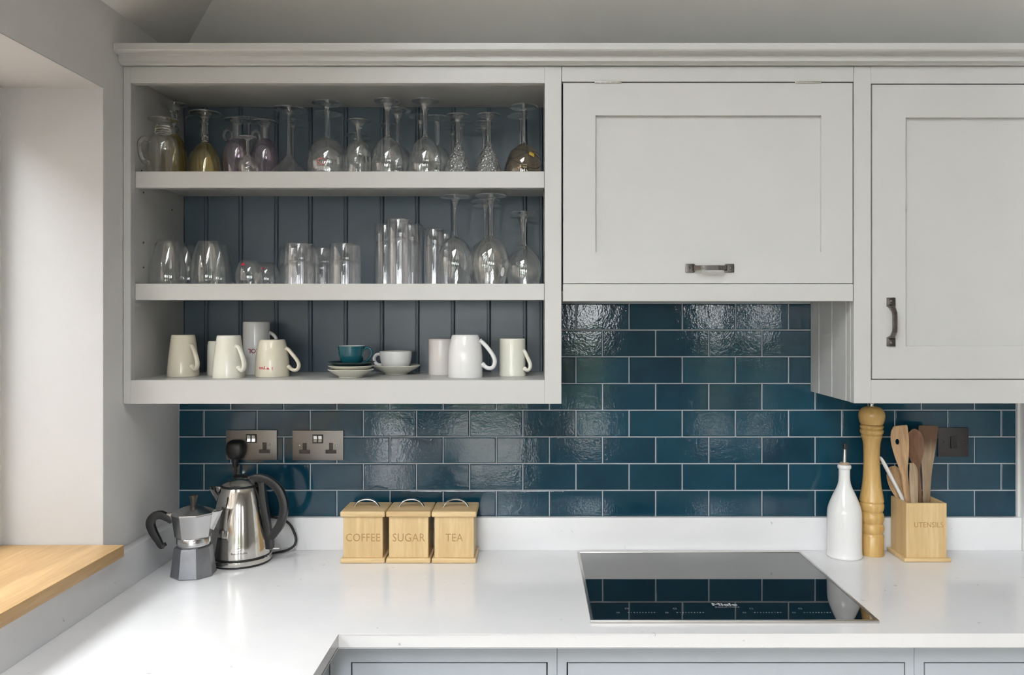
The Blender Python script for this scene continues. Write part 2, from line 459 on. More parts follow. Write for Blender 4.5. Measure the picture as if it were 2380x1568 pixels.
bm_box(bm, BIG_X1, DOR_X0, FRONT_Y - 0.2, FRONT_Y, 0, TOP + 0.1)
prev = DOR_X1
for (p0, p1) in SIDE_X:
    bm_box(bm, prev, p0, FRONT_Y - 0.2, FRONT_Y, 0, TOP + 0.1)
    bm_box(bm, p0, p1, FRONT_Y - 0.2, FRONT_Y, 0, 0.4)
    bm_box(bm, p0, p1, FRONT_Y - 0.2, FRONT_Y, 2.1, TOP + 0.1)
    prev = p1
bm_box(bm, prev, RX, FRONT_Y - 0.2, FRONT_Y, 0, TOP + 0.1)
bm_box(bm, DOR_X0, DOR_X1, FRONT_Y - 0.2, FRONT_Y, DOR_Z1, TOP + 0.1)
struct(finish('wall_front', bm, M['wall_far']))
struct(box('wall_extension', M['brick_out'], None, EXT_X, WL - T, EXT_Y - 0.2, EXT_Y, 0, EAVE + 0.1))
struct(box('wall_end', M['wall_far'], None, EXT_X - 0.1, EXT_X, FRONT_Y - 0.2, EXT_Y, 0, EAVE + 0.1))
struct(box('ceiling_extension', M['ceil'], None, EXT_X - 0.1, WL, FRONT_Y - 0.2, EXT_Y, EAVE, EAVE + 0.1))
# hipped ceiling: two slopes meeting in a hip above the corner, then flat; an added rooflight in the left slope
bm = bmesh.new()
def slab(pts, th=0.12):
    A = [bm.verts.new(p) for p in pts]; B = [bm.verts.new((p[0], p[1], p[2] + th)) for p in pts]
    n = len(pts)
    bm.faces.new(A); bm.faces.new(B[::-1])
    for i in range(n): bm.faces.new((A[i], A[(i + 1) % n], B[(i + 1) % n], B[i]))
def sl(u, y): return (WL + u, y, EAVE + u * TAN)
fy0_ = FRONT_Y - .2
slab([(WL, 0.008, EAVE), (RX + .1, 0.008, EAVE), (RX + .1, -RUN, TOP), (WL + RUN, -RUN, TOP)])
slab([(WL + RUN, -RUN, TOP), (RX + .1, -RUN, TOP), (RX + .1, fy0_, TOP), (WL + RUN, fy0_, TOP)])
slab([(WL, 0.008, EAVE), (WL + RUN, -RUN, TOP), sl(RUN, SKY_Y1), sl(0, SKY_Y1)])
slab([sl(0, SKY_Y1), sl(SKY_U0, SKY_Y1), sl(SKY_U0, SKY_Y0), sl(0, SKY_Y0)])
slab([sl(SKY_U1, SKY_Y1), sl(RUN, SKY_Y1), sl(RUN, SKY_Y0), sl(SKY_U1, SKY_Y0)])
slab([sl(0, SKY_Y0), sl(RUN, SKY_Y0), sl(RUN, fy0_), sl(0, fy0_)])
struct(finish('ceiling', bm, M['ceil']))
rl = struct(thing('added_rooflight', 'added unseen rooflight in the left slope of the ceiling', 'window')); del rl['category']
bm = bmesh.new()
def sl2(u, y, h): p = sl(u, y); return (p[0], p[1], p[2] + h)
for k in range(4):
    yy = SKY_Y0 + (SKY_Y1 - SKY_Y0) * k / 3
    ya, yb = max(SKY_Y0, yy - .03), min(SKY_Y1, yy + .03)
    slab([sl2(SKY_U0, ya, .05), sl2(SKY_U1, ya, .05), sl2(SKY_U1, yb, .05), sl2(SKY_U0, yb, .05)], 0.06)
finish('window_frame', bm, M['white_wall'], rl)
bm = bmesh.new(); slab([sl2(SKY_U0, SKY_Y0, .115), sl2(SKY_U1, SKY_Y0, .115), sl2(SKY_U1, SKY_Y1, .115), sl2(SKY_U0, SKY_Y1, .115)], 0.005)
finish('pane', bm, M['pane'], rl)
struct(box('added_sky_screen_wall', M['brick_out'], None, -2.50, -2.35, EXT_Y, 5.0, -0.08, 2.70))  # unseen wall added to block low sky and dim the window reveal
struct(box('ground', M['patio'], None, -14, 14, -18, FRONT_Y - 0.22, -0.3, -0.08))
struct(box('ground_side', M['patio'], None, -14, WL - 0.34, FRONT_Y - 0.22, 6, -0.3, -0.08))

struct(box('added_hedge_screen', M['hedge'], None, -14, 14, -12.0, -11.2, -0.08, 1.25))  # unseen hedge added to darken the horizon mirrored in the tiles
# left window: frame, mullions and panes
win = struct(thing('window_1', 'white casement window in the left wall recess', 'window')); del win['category']
bm = bmesh.new()
fx0, fx1 = WL - 0.31, WL - 0.24
for (y0, y1, z0, z1) in ((WIN_Y0, WIN_Y1, WIN_Z1 - 0.05, WIN_Z1), (WIN_Y0, WIN_Y1, WIN_Z0, WIN_Z0 + 0.075),
                         (WIN_Y0, WIN_Y0 + 0.05, WIN_Z0 + 0.075, WIN_Z1 - 0.05), (WIN_Y1 - 0.05, WIN_Y1, WIN_Z0 + 0.075, WIN_Z1 - 0.05)):
    bm_box(bm, fx0, fx1, y0, y1, z0, z1)
finish('window_frame', bm, M['white_wall'], win)
nw = 4
pw = (WIN_Y1 - WIN_Y0 - 0.1) / nw
for k in range(1, nw):
    yy = WIN_Y0 + 0.05 + k * pw
    box('mullion', M['white_wall'], win, fx0, fx1, yy - 0.03, yy + 0.03, WIN_Z0 + 0.075, WIN_Z1 - 0.05)
for k in range(nw):
    y0 = WIN_Y0 + 0.05 + k * pw + (0.03 if k else 0); y1 = WIN_Y0 + 0.05 + (k + 1) * pw - (0.03 if k < nw - 1 else 0)
    box('pane', M['pane'], win, fx0 + 0.03, fx0 + 0.034, y0, y1, WIN_Z0 + 0.075, WIN_Z1 - 0.05)
# glazed doors behind the camera
dor = struct(thing('door_1', 'white glazed garden doors opposite the worktop', 'door')); del dor['category']
nd = 3
dw = (DOR_X1 - DOR_X0) / nd
for k in range(nd):
    x0 = DOR_X0 + k * dw; x1 = x0 + dw
    bm = bmesh.new()
    for (p, q, z0, z1) in ((x0, x0 + 0.03, 0.0, DOR_Z1), (x1 - 0.03, x1, 0.0, DOR_Z1), (x0 + .03, x1 - .03, 0, 0.12), (x0 + .03, x1 - .03, DOR_Z1 - 0.08, DOR_Z1), (x0 + .03, x1 - .03, 1.0, 1.035)):
        bm_box(bm, p, q, FRONT_Y - 0.12, FRONT_Y - 0.06, z0, z1)
    lf = finish('door_leaf', bm, M['white_wall'], dor)
    box('pane', M['pane'], lf, x0 + 0.03, x1 - 0.03, FRONT_Y - 0.092, FRONT_Y - 0.088, 0.12, DOR_Z1 - 0.08)

for p0, p1 in SIDE_X:
    sw = struct(thing('window_2', 'slender fixed window opposite the worktop', 'window')); del sw['category']
    bm = bmesh.new()
    for (a, b, c, e) in ((p0, p0 + 0.02, 0.4, 2.1), (p1 - 0.02, p1, 0.4, 2.1), (p0 + .02, p1 - .02, 0.4, 0.43), (p0 + .02, p1 - .02, 2.07, 2.1)):
        bm_box(bm, a, b, FRONT_Y - 0.12, FRONT_Y - 0.06, c, e)
    finish('window_frame', bm, M['white_wall'], sw)
    box('pane', M['pane'], sw, p0 + 0.02, p1 - 0.02, FRONT_Y - 0.092, FRONT_Y - 0.088, 0.43, 2.07)
bigd = struct(thing('door_2', 'folding glazed doors to the garden', 'door')); del bigd['category']
nd = 5
dw = (BIG_X1 - BIG_X0) / nd
for k in range(nd):
    x0 = BIG_X0 + k * dw; x1 = x0 + dw
    bm = bmesh.new()
    for (p, q, z0, z1) in ((x0, x0 + 0.05, 0.0, BIG_Z1), (x1 - 0.05, x1, 0.0, BIG_Z1), (x0 + .05, x1 - .05, 0, 0.1), (x0 + .05, x1 - .05, BIG_Z1 - 0.07, BIG_Z1)):
        bm_box(bm, p, q, FRONT_Y - 0.12, FRONT_Y - 0.06, z0, z1)
    lf = finish('door_leaf', bm, M['white_wall'], bigd)
    box('pane', M['pane'], lf, x0 + 0.05, x1 - 0.05, FRONT_Y - 0.092, FRONT_Y - 0.088, 0.1, BIG_Z1 - 0.07)
# tiles: each one a pillowed slab on the back wall
PX, PZ = 0.1520, 0.07637        # tile pitch
GR = 0.0031
Z0 = Z(1201.5, D)
box('grout', M['grout'], wb, WL, WR, 0.0022, 0.0079, Z0 - 0.004, Z0 + 8 * PZ + 0.01)
XA = X(473.5, D)
def tile_mesh(w, h):
    bm = bmesh.new()
    rows = [(0.0, 0.0078), (0.0, 0.0022), (0.0006, 0.0008), (0.0022, 0.0)]
    R = []
    for ins, y in rows:
        a, b = w / 2 - ins, h / 2 - ins
        R.append([bm.verts.new((sx * a, y, sz * b)) for sx, sz in ((-1, -1), (1, -1), (1, 1), (-1, 1))])
    for p, q in zip(R, R[1:]):
        for k in range(4): bm.faces.new((p[k], p[(k + 1) % 4], q[(k + 1) % 4], q[k]))
    bm.faces.new(R[-1])
    bmesh.ops.recalc_face_normals(bm, faces=bm.faces[:])
    me = bpy.data.meshes.new('tile'); bm.to_mesh(me); bm.free(); me.materials.append(M['glaze'])
    for p in me.polygons[:-1]: p.use_smooth = False
    return me
tile_cache = {}
def add_tile(x0, x1, row):
    w = round(x1 - x0 - GR, 4)
    if w < 0.006: return
    if w not in tile_cache: tile_cache[w] = tile_mesh(w, PZ - GR)
    o = bpy.data.objects.new('tile', tile_cache[w]); COL.objects.link(o); o.parent = wb
    o.location = ((x0 + x1) / 2, random.uniform(-0.0003, 0.0002), Z0 + (row + 0.5) * PZ)
    o.rotation_euler = (random.gauss(0, 0.0022), 0, random.gauss(0, 0.0018))
for row in range(8):
    off = XA + (0 if row % 2 == 1 else PX / 2)
    lo, hi = (WL, WR) if row < 5 else (0.0, X(1905, D))
    k = math.floor((lo - off) / PX)
    x = off + k * PX
    while x < hi:
        a, b = max(x, lo), min(x + PX, hi)
        if b - a > 0.008: add_tile(a, b, row)
        x += PX
box('corner_bead', M['white_wall'], wr, WR - 0.007, WR - 0.0001, -0.010, 0.002, Z0 - 0.004, Z(935, 2.27))

# ------------------------------------------------------------------ worktop and sill
CFY = Y(1.661)                  # front edge of the worktop run
CLX = -0.4067                   # inner edge of the left leg
LEG_Y = -2.50
wt = thing('worktop', 'polished white quartz L-shaped worktop with grey flecks and low upstands', 'worktop')
bm = bmesh.new()
pts = [(WL + 0.001, -0.001), (WR - 0.001, -0.001), (WR - 0.001, CFY), (CLX, CFY), (CLX, LEG_Y), (WL + 0.001, LEG_Y)]
bm_prism(bm, pts, 'z', CT - 0.030, CT)
es = [e for e in bm.edges if not (abs(e.verts[0].co.z - e.verts[1].co.z) > 0.01 and e.verts[0].co.y > -0.1)]
bmesh.ops.bevel(bm, geom=es, offset=0.0018, segments=2, affect='EDGES')
finish('slab', bm, M['quartz'], wt, 35)
UH = 0.0925
box('upstand', M['quartz'], wt, WL + 0.0285, WR - 0.001, -0.020, -0.0005, CT, CT + UH, 0.0012)
box('upstand', M['quartz'], wt, WL + 0.001, WL + 0.028, LEG_Y, -0.001, CT, CT + UH, 0.0012)
sill = box('window_sill', M['oak'], None, WL - 0.239, -0.961, WIN_Y0 + 0.003, WIN_Y1 - 0.004, WIN_Z0, WIN_Z0 + 0.028, 0.003)
tag(sill, 'golden oak window sill overhanging the white upstand at the left', 'window sill')

# ------------------------------------------------------------------ wall cabinets
FY = Y(1.965)                   # face plane of the wall cabinets
FT = 0.022                      # face frame thickness
def ZR(v): return ZC + v

def beadboard(parent, x0, x1, ybase, z0, z1, joints, axis='x'):
    """tongue and groove boards along x with a bead at each joint"""
    edges = [x0] + [j for j in joints if x0 < j < x1] + [x1]
    for k in range(len(edges) - 1):
        a, b = edges[k] + 0.0004, edges[k + 1] - 0.0004
        t = 0.0
        prof = [(a, 0.009), (a, 0.003), (a + 0.0015, 0.0), (b - 0.0105, 0.0), (b - 0.0098, 0.0032), (b - 0.0084, 0.0032),
                (b - 0.0076, 0.001), (b - 0.006, 0.0), (b - 0.0035, 0.0), (b - 0.0018, 0.001), (b, 0.0036), (b, 0.009)]
        bm = bmesh.new()
        if axis == 'x': bm_prism(bm, [(p, ybase + q) for p, q in prof], 'z', z0, z1)
        else: bm_prism(bm, [(ybase + q, p) for p, q in prof], 'z', z0, z1)
        finish('board', bm, M['board_blue'] if axis == 'x' else M['paint'], parent)

oc = thing('open_cabinet', 'open-fronted pale grey wall cabinet with two shelves and dark blue boarded back', 'cabinet')
ox0, ox1 = WL + 0.0015, 0.0712
ix0, ix1 = -0.9925, 0.0297
YB = -0.010
SH1, SH2, SH3 = ZR(0.364), ZR(0.0838), ZR(-0.155)
zt, zb = ZR(0.6185), ZR(-0.2135)
box('side_panel', M['paint'], oc, ox0, ix0, FY + FT, YB, zb + 0.01, zt)
box('side_panel', M['paint'], oc, ix1, ox1 - 0.001, FY + FT, YB, zb + 0.01, zt)
box('top_panel', M['paint'], oc, ix0, ix1, FY + FT, YB, ZR(0.597), zt)
box('bottom_panel', M['paint'], oc, ix0, ix1, FY + FT, YB, zb + 0.035, SH3)
bm = bmesh.new()
bm_box(bm, ox0, ix0, FY, FY + FT, zb, zt, 0.0008, 1)
bm_box(bm, ix1, ox1, FY, FY + FT, zb, zt, 0.0008, 1)
bm_box(bm, ix0, ix1, FY, FY + FT, ZR(0.5778), zt, 0.0008, 1)
bm_box(bm, ix0, ix1, FY, FY + FT, zb, SH3, 0.0008, 1)
finish('face_frame', bm, M['paint'], oc)
for s in (SH1, SH2):
    bm = bmesh.new()
    bm_box(bm, ix0 + 0.0005, ix1 - 0.0005, FY + FT, FY + FT + 0.02, s - 0.041, s, 0.0009, 1)
    bm_box(bm, ix0 + 0.0005, ix1 - 0.0005, FY + FT + 0.02, YB, s - 0.020, s)
    finish('shelf', bm, M['paint'], oc)
joints = [X(p, 2.268) + 0.005 for p in (480, 560, 643, 722, 804, 888, 970, 1053, 1136, 1220)]
beadboard(oc, ix0, ix1, YB, SH3 - 0.01, ZR(0.60), joints)
for dd, zz in ((2.03, 0.19), (2.03, 0.127), (2.03, 0.318), (2.19, 0.295), (2.02, 0.372)):   # shelf pin holes
    bm = bmesh.new()
    bm_lathe(bm, [(0.0, 0), (0.0026, 0.0), (0.0026, 0.0008), (0.0, 0.0008)], 10)
    o = finish('pin_hole', bm, M['gap'], oc)
    o.rotation_euler = (0, PI / 2, 0); o.location = (ix0 - 0.0004, Y(dd), ZR(zz))

def shaker_door(parent, x0, x1, z0, z1, px0, px1, pz0, pz1, name='door', mat=None, y=FY):
    """framed door with a recessed centre panel"""
    mat = mat or M['paint']
    bm = bmesh.new()
    for (a, b, c, e) in ((x0, px0, z0, z1), (px1, x1, z0, z1), (px0, px1, pz1, z1), (px0, px1, z0, pz0)):
        bm_box(bm, a, b, y, y + 0.021, c, e)
    bmesh.ops.remove_doubles(bm, verts=bm.verts[:], dist=1e-5)
    d = finish(name, bm, mat, parent)
    box('panel', mat, d, px0, px1, y + 0.0095, y + 0.017, pz0, pz1)
    return d
def bow_handle(parent, length, vertical):
    """cast pull: two bolted end plates and a bowed bar with raised lettering"""
    bm = bmesh.new()
    L = length / 2
    hw = 0.0108
    for s in (-1, 1):
        c = s * (L - 0.0115)
        bm_box(bm, c - 0.0115, c + 0.0115, -0.0045, 0, -hw, hw, 0.002, 2)
        bm_lathe_local = [(0.0, 0.0062), (0.0018, 0.006), (0.0032, 0.0048), (0.0036, 0.004)]
        t = bmesh.new(); bm_lathe(t, bm_lathe_local, 12)
        bmesh.ops.rotate(t, verts=t.verts[:], cent=(0, 0, 0), matrix=Matrix.Rotation(PI / 2, 3, 'X'))
        bmesh.ops.translate(t, verts=t.verts[:], vec=(s * (L - 0.009), 0, 0))
        me = bpy.data.meshes.new('t'); t.to_mesh(me); t.free(); bm.from_mesh(me); bpy.data.meshes.remove(me)
    path = spline([(-L + 0.020, -0.003, 0), (-L + 0.024, -0.010, 0), (-L + 0.032, -0.0175, 0), (-L * 0.3, -0.0225, 0), (L * 0.3, -0.0225, 0), (L - 0.032, -0.0175, 0), (L - 0.024, -0.010, 0), (L - 0.020, -0.003, 0)], 5)
    n = len(path)
    rr = [0.0068 if 0.12 < i / (n - 1) < 0.88 else 0.0085 for i in range(n)]
    bm_tube(bm, path, rr, seg=12, flat=0.42, up=(0, -1, 0), shape='box')
    text_bm(bm, 'LONDON', 0.0105, lambda x, y, z: (x, -0.0254 - z + 0.9 * x * x, y), extrude=0.0012, bold=0.0003, spacing=1.05)
    o = finish('handle', bm, M['iron'], parent, 40)
    if vertical: o.rotation_euler = (0, PI / 2, 0)
    return o

# extractor unit between the two cabinets
ec = thing('extractor_cabinet', 'pale grey cooker hood cabinet with lift-up panelled door above the hob', 'cabinet')
hx0, hx1 = 0.0722, 0.7924
box('body', M['gap'], ec, hx0 + 0.002, hx1 - 0.0008, FY + 0.024, 0.0, ZR(0.067), zt)
box('top_rail', M['paint'], ec, hx0, hx1, FY, FY + FT, ZR(0.5815), zt, 0.0008, 1)
hd = shaker_door(ec, X(1309, 1.965), X(1981.5, 1.965), ZR(0.0838), ZR(0.5780), X(1384, 1.965), X(1909, 1.965), Z(585, 1.965), Z(268, 1.965))
box('pelmet', M['paint'], ec, X(1308.5, 1.965), X(1983, 1.965), FY, FY + 0.022, ZR(0.0393), ZR(0.0822), 0.001, 1)
h = bow_handle(hd, 0.1205, False); h.location = (X(1649, 1.965), FY, Z(623, 1.965))
for a, b, py in ((1382, 1444, 191), (1848, 1908, 193)):
    bm = bmesh.new()
    x0, x1 = X(a, 1.965), X(b, 1.965)
    zc = ZR(0.5798)
    k = 5
    for i in range(k):
        p0 = x0 + (x1 - x0) * i / k + 0.0004; p1 = x0 + (x1 - x0) * (i + 1) / k - 0.0004
        bm_tube(bm, [(p0, FY - 0.0025, zc), (p1, FY - 0.0025, zc)], 0.0026, seg=10)
    bm_box(bm, x0, x1, FY - 0.001, FY + 0.015, zc - 0.0008, zc + 0.0008)
    finish('hinge', bm, M['chrome'], ec, 40)
# recessed hood underside
bm = bmesh.new()
bm_box(bm, hx0 + 0.002, hx1 - 0.001, FY + 0.024, -0.0005, ZR(0.0600), ZR(0.066))
finish('soffit', bm, M['paint'], ec)
box('extractor_plate', M['steel'], ec, 0.16, 0.70, FY + 0.05, -0.04, ZR(0.0560), ZR(0.0599), 0.0008, 1)
for k in range(2):
    x0 = 0.185 + k * 0.25
    bm = bmesh.new()
    bm_box(bm, x0, x0 + 0.24, FY + 0.08, -0.08, ZR(0.0535), ZR(0.0559), 0.0008, 1)
    for j in range(9):
        xx = x0 + 0.012 + j * 0.025
        bm_box(bm, xx, xx + 0.014, FY + 0.09, -0.09, ZR(0.0520), ZR(0.0536))
    finish('grease_filter', bm, M['alu'], ec)

# right-hand wall cabinet
rc = thing('wall_cabinet', 'pale grey wall cabinet with panelled door and boarded side at the right', 'cabinet')
rx0, rx1 = 0.7934, WR - 0.0015
sx0 = X(2024.5, 1.965); drx0 = X(2027.5, 1.965); drx1 = rx1 - (sx0 - rx0) - 0.002
rzt, rzb = zt, Z(937, 1.965)
bm = bmesh.new()
bm_box(bm, rx0, sx0, FY, FY + FT, rzb, rzt, 0.0008, 1)
bm_box(bm, drx1 + 0.002, rx1, FY, FY + FT, rzb, rzt, 0.0008, 1)
bm_box(bm, sx0, drx1 + 0.002, FY, FY + FT, Z(194, 1.965), rzt)
bm_box(bm, sx0, drx1 + 0.002, FY, FY + FT, rzb, Z(882, 1.965))
finish('face_frame', bm, M['paint'], rc)
box('body', M['gap'], rc, rx0 + 0.0105, rx1, FY + 0.024, -0.0005, rzb + 0.014, rzt - 0.001)
box('bottom_panel', M['paint'], rc, rx0 + 0.0105, rx1, FY + FT, -0.0005, rzb + 0.001, rzb + 0.0135)
j2 = [Y(2.0148), Y(2.110), Y(2.2056)]
edges = [FY + FT] + j2 + [-0.0005]
for k in range(4):
    a, b = edges[k] + 0.0003, edges[k + 1] - 0.0003
    prof = [(a, 0.010), (a, 0.002), (a + 0.0022, 0.0), (b - 0.0022, 0.0), (b, 0.002), (b, 0.010)]
    bm = bmesh.new(); bm_prism(bm, [(rx0 + q, p) for p, q in prof], 'z', rzb + 0.001, rzt)
    finish('side_board', bm, M['paint'], rc)
rd = shaker_door(rc, drx0, drx1, Z(880, 1.965), Z(197, 1.965), X(2105, 1.965), drx1 - (X(2105, 1.965) - drx0), Z(804, 1.965), Z(273, 1.965))
h = bow_handle(rd, 0.1205, True); h.location = (X(2070, 1.965), FY, Z(748, 1.965))

# cornice running over all three
bm = bmesh.new()
c0 = FY
prof = [(c0 + 0.02, ZR(0.6195)), (c0 - 0.010, ZR(0.6195)), (c0 - 0.012, ZR(0.6215)), (c0 - 0.020, ZR(0.624)), (c0 - 0.023, ZR(0.625)), (c0 - 0.023, ZR(0.6385)),
        (c0 - 0.027, ZR(0.6395)), (c0 - 0.038, ZR(0.6405)), (c0 - 0.044, ZR(0.643)), (c0 - 0.047, ZR(0.646)), (c0 - 0.047, ZR(0.6605)), (c0 + 0.02, ZR(0.6605))]
bm_prism(bm, prof, 'x', WL + 0.001, WR - 0.001)
cn = finish('cornice', bm, M['paint'])
tag(cn, 'stepped pale grey cornice moulding along the top of the wall cabinets', 'cornice')

# ------------------------------------------------------------------ base cabinets
BY = Y(1.69)
BZT = CT - 0.0305
def base_unit(label, x0, x1, dx0, dx1):
    t = thing('base_cabinet', label, 'cabinet', group='base cabinets under the worktop')
    box('body', M['gap'], t, x0 + 0.002, x1 - 0.002, BY + 0.03, -0.004, 0.10, BZT)
    bm = bmesh.new()
    bm_box(bm, x0, dx0, BY, BY + 0.022, 0.10, BZT)
    bm_box(bm, dx1, x1, BY, BY + 0.022, 0.10, BZT)
    ztop = Z(1538, 1.69)
    zs = [ztop, ztop - 0.19, ztop - 0.22, 0.145]
    bm_box(bm, dx0, dx1, BY, BY + 0.022, ztop, BZT)
    bm_box(bm, dx0, dx1, BY, BY + 0.022, zs[2], zs[1])
    bm_box(bm, dx0, dx1, BY, BY + 0.022, 0.10, zs[3])
    finish('face_frame', bm, M['paint_blue'], t)
    g = 0.0028
    for (b, a) in ((zs[1], zs[0]), (zs[3], zs[2])):
        w = 0.05
        d = shaker_door(t, dx0 + g, dx1 - g, b + g, a - g, dx0 + w, dx1 - w, b + w, a - w, 'drawer', M['paint_blue'], BY)
        h = bow_handle(d, 0.12, False); h.location = ((dx0 + dx1) / 2, BY, (a + b) / 2 if a - b < 0.3 else a - 0.09)
    box('plinth', M['paint_blue'], t, x0, x1, BY + 0.06, BY + 0.08, 0.0, 0.10)
    return t
base_unit('blue-grey drawer cabinet below the worktop nearest the inner corner', -0.43, 0.0515, X(816, 1.69), X(1273, 1.69))
base_unit('wide blue-grey drawer cabinet directly below the hob', 0.0525, 0.8095, X(1317, 1.69), X(2104, 1.69))
base_unit('blue-grey drawer cabinet at the right end under the worktop', 0.8105, WR - 0.002, X(2147, 1.69), WR - 0.045)
sb = thing('base_cabinet', 'blue-grey cabinet under the left leg of the worktop, turned sideways', 'cabinet', group='base cabinets under the worktop')
box('body', M['gap'], sb, WL + 0.002, -0.455, LEG_Y + 0.01, BY - 0.03, 0.10, BZT)
bm = bmesh.new()
bm_box(bm, -0.453, -0.431, BY - 0.052, BY - 0.001, 0.10, BZT)
bm_box(bm, -0.453, -0.431, LEG_Y + 0.01, LEG_Y + 0.06, 0.10, BZT)
bm_box(bm, -0.453, -0.431, LEG_Y + 0.06, BY - 0.052, Z(1538, 1.69), BZT)
bm_box(bm, -0.453, -0.431, LEG_Y + 0.06, BY - 0.052, 0.10, 0.145)
finish('face_frame', bm, M['paint_blue'], sb)
yy0, yy1 = LEG_Y + 0.063, BY - 0.055
ym = (yy0 + yy1) / 2
for a, b in ((yy0, ym - 0.0015), (ym + 0.0015, yy1)):
    bm = bmesh.new()
    za, zb_ = 0.148, Z(1538, 1.69) - 0.003
    for (p, q, c, e) in ((a, a + 0.07, za, zb_), (b - 0.07, b, za, zb_), (a + 0.07, b - 0.07, zb_ - 0.07, zb_), (a + 0.07, b - 0.07, za, za + 0.07)):
        bm_box(bm, -0.4525, -0.4315, p, q, c, e)
    d = finish('door', bm, M['paint_blue'], sb)
    box('panel', M['paint_blue'], d, -0.448, -0.439, a + 0.07, b - 0.07, za + 0.07, zb_ - 0.07)
    hh = bow_handle(d, 0.1205, True); hh.location = (-0.4315, (ym + (0.035 if a > ym else -0.035)), zb_ - 0.14)
    hh.rotation_euler = (0, PI / 2, PI / 2)
box('plinth', M['paint_blue'], sb, -0.51, -0.49, LEG_Y + 0.01, BY + 0.055, 0.0, 0.0995)

# ------------------------------------------------------------------ hob
hx0, hx1 = X(1342, 2.224), X(1860, 2.224)
hy0, hy1 = Y(1.716), Y(2.223)
hob = thing('induction_hob', 'black glass induction hob with steel rim set on the white worktop', 'hob', ((hx0 + hx1) / 2, (hy0 + hy1) / 2, CT + 0.0003))
hw, hdp = (hx1 - hx0) / 2, (hy1 - hy0) / 2
bm = bmesh.new()
rw = 0.0065
for (a, b, c, e) in ((-hw, hw, -hdp, -hdp + rw), (-hw, hw, hdp - rw, hdp), (-hw, -hw + rw, -hdp + rw, hdp - rw), (hw - rw, hw, -hdp + rw, hdp - rw)):
    bm_box(bm, a, b, c, e, 0, 0.0065, 0.0012, 2)
finish('steel_rim', bm, M['satin'], hob, 40)
box('glass_plate', M['hob_glass'], hob, -hw + rw, hw - rw, -hdp + rw, hdp - rw, 0.0, 0.0052)
def flat_map(cx, cy, z, sx=1.0): return lambda x, y, q: (cx + x * sx, cy + y, z)
lz = 0.00535
yl = -hdp
text('brand_lettering', M['print'], hob, 'Miele', 0.021, flat_map(0.0, yl + 0.098, lz, 1.25), bold=0.0007)
text('brand_lettering', M['print'], hob, 'INDUCTION', 0.0085, flat_map(0.003, yl + 0.082, lz, 1.15))
for cx in (-0.195, -0.087, 0.085, 0.195):
    text('scale_digits', M['print'], hob, '0 1 2 3 4 5 6 7 8 9', 0.0066, flat_map(cx, yl + 0.049, lz, 1.1), spacing=1.1)
    bm = bmesh.new()
    for (q, r_, dx) in ((yl + 0.073, 0.0036, -0.03), (yl + 0.049, 0.0030, -0.052)):
        for (a, b, c, e) in ((-r_, r_, -r_, -r_ + 0.0006), (-r_, r_, r_ - 0.0006, r_), (-r_, -r_ + 0.0006, -r_, r_), (r_ - 0.0006, r_, -r_, r_)):
            v = [bm.verts.new((cx + dx + p[0], q + p[1], lz)) for p in ((a, c), (b, c), (b, e), (a, e))]
            bm.faces.new(v)
    finish('zone_symbol', bm, M['print'], hob)

# ------------------------------------------------------------------ sockets and switch
def uk_hole(bm, cx, cz, y):
    """the T-shaped black insert of a three-pin outlet, with its three slots"""
    bm_box(bm, cx - 0.0055, cx + 0.0055, y - 0.0012, y, cz - 0.004, cz + 0.0155, 0.001, 1)
    bm_box(bm, cx - 0.0155, cx + 0.0155, y - 0.0012, y, cz - 0.0145, cz - 0.0038, 0.001, 1)
def socket(label, px, py):
    cx, cz = X(px, D), Z(py, D)
    t = thing('wall_socket', label, 'socket', (cx, -0.0006, cz), group='double sockets on the tiles')
    hw, hh = 0.0725, 0.0425
    box('face_plate', M['plate'], t, -hw, hw, -0.0050, -0.0008, -hh, hh, 0.0008, 2)
    for s in (-1, 1):
        bm = bmesh.new(); uk_hole(bm, s * 0.0375, -0.0085, -0.0050)
        finish('outlet', bm, M['brown_black'], t, 40)
        bm = bmesh.new()
        for dx, dz in ((0, 0.0045), (-0.0105, -0.0095), (0.0105, -0.0095)):
            bm_box(bm, s * 0.0375 + dx - 0.0021, s * 0.0375 + dx + 0.0021, -0.00645, -0.0062, -0.0085 + dz - 0.0022, -0.0085 + dz + 0.0022)
        finish('pin_slots', bm, M['black'], t)
        bm = bmesh.new(); bm_lathe(bm, [(0, 0.0016), (0.0015, 0.0014), (0.003, 0.0004), (0.003, 0)], 14)
        o = finish('screw', bm, M['steel'], t, 40); o.rotation_euler = (PI / 2, 0, 0); o.location = (s * 0.0525 + (0.0 if s > 0 else 0.0), -0.0050, 0.0005)
    box('switch_surround', M['black'], t, -0.0155, 0.0155, -0.0058, -0.0050, 0.006, 0.0315, 0.0003, 1)
    for s in (-1, 1):
        bm = bmesh.new()
        bm_prism(bm, [(-0.0056, 0.010), (-0.0092, 0.010), (-0.0068, 0.0185), (-0.0086, 0.0275), (-0.0056, 0.0275)], 'x', s * 0.0068 - 0.0048, s * 0.0068 + 0.0048)
        finish('rocker', M and bm, M['steel'], t)
    return t
socket('double metal socket with a black plug in it above the kettle', 586, 1033)
socket('double metal socket with both outlets empty', 740, 1034)
cx, cz = X(2213.5, D), Z(1026.5, D)
t = thing('wall_switch', 'square dark bronze wall switch on the tiles behind the wooden spoons', 'switch', (cx, -0.0006, cz))
box('face_plate', M['plate_dark'], t, -0.0435, 0.0435, -0.0052, -0.0008, -0.0415, 0.0415, 0.0008, 2)
bm = bmesh.new(); bm_prism(bm, [(-0.0052, -0.017), (-0.0105, -0.017), (-0.0070, 0.0), (-0.0088, 0.017), (-0.0052, 0.017)], 'x', -0.0085, 0.0085)
finish('rocker', bm, M['black'], t)
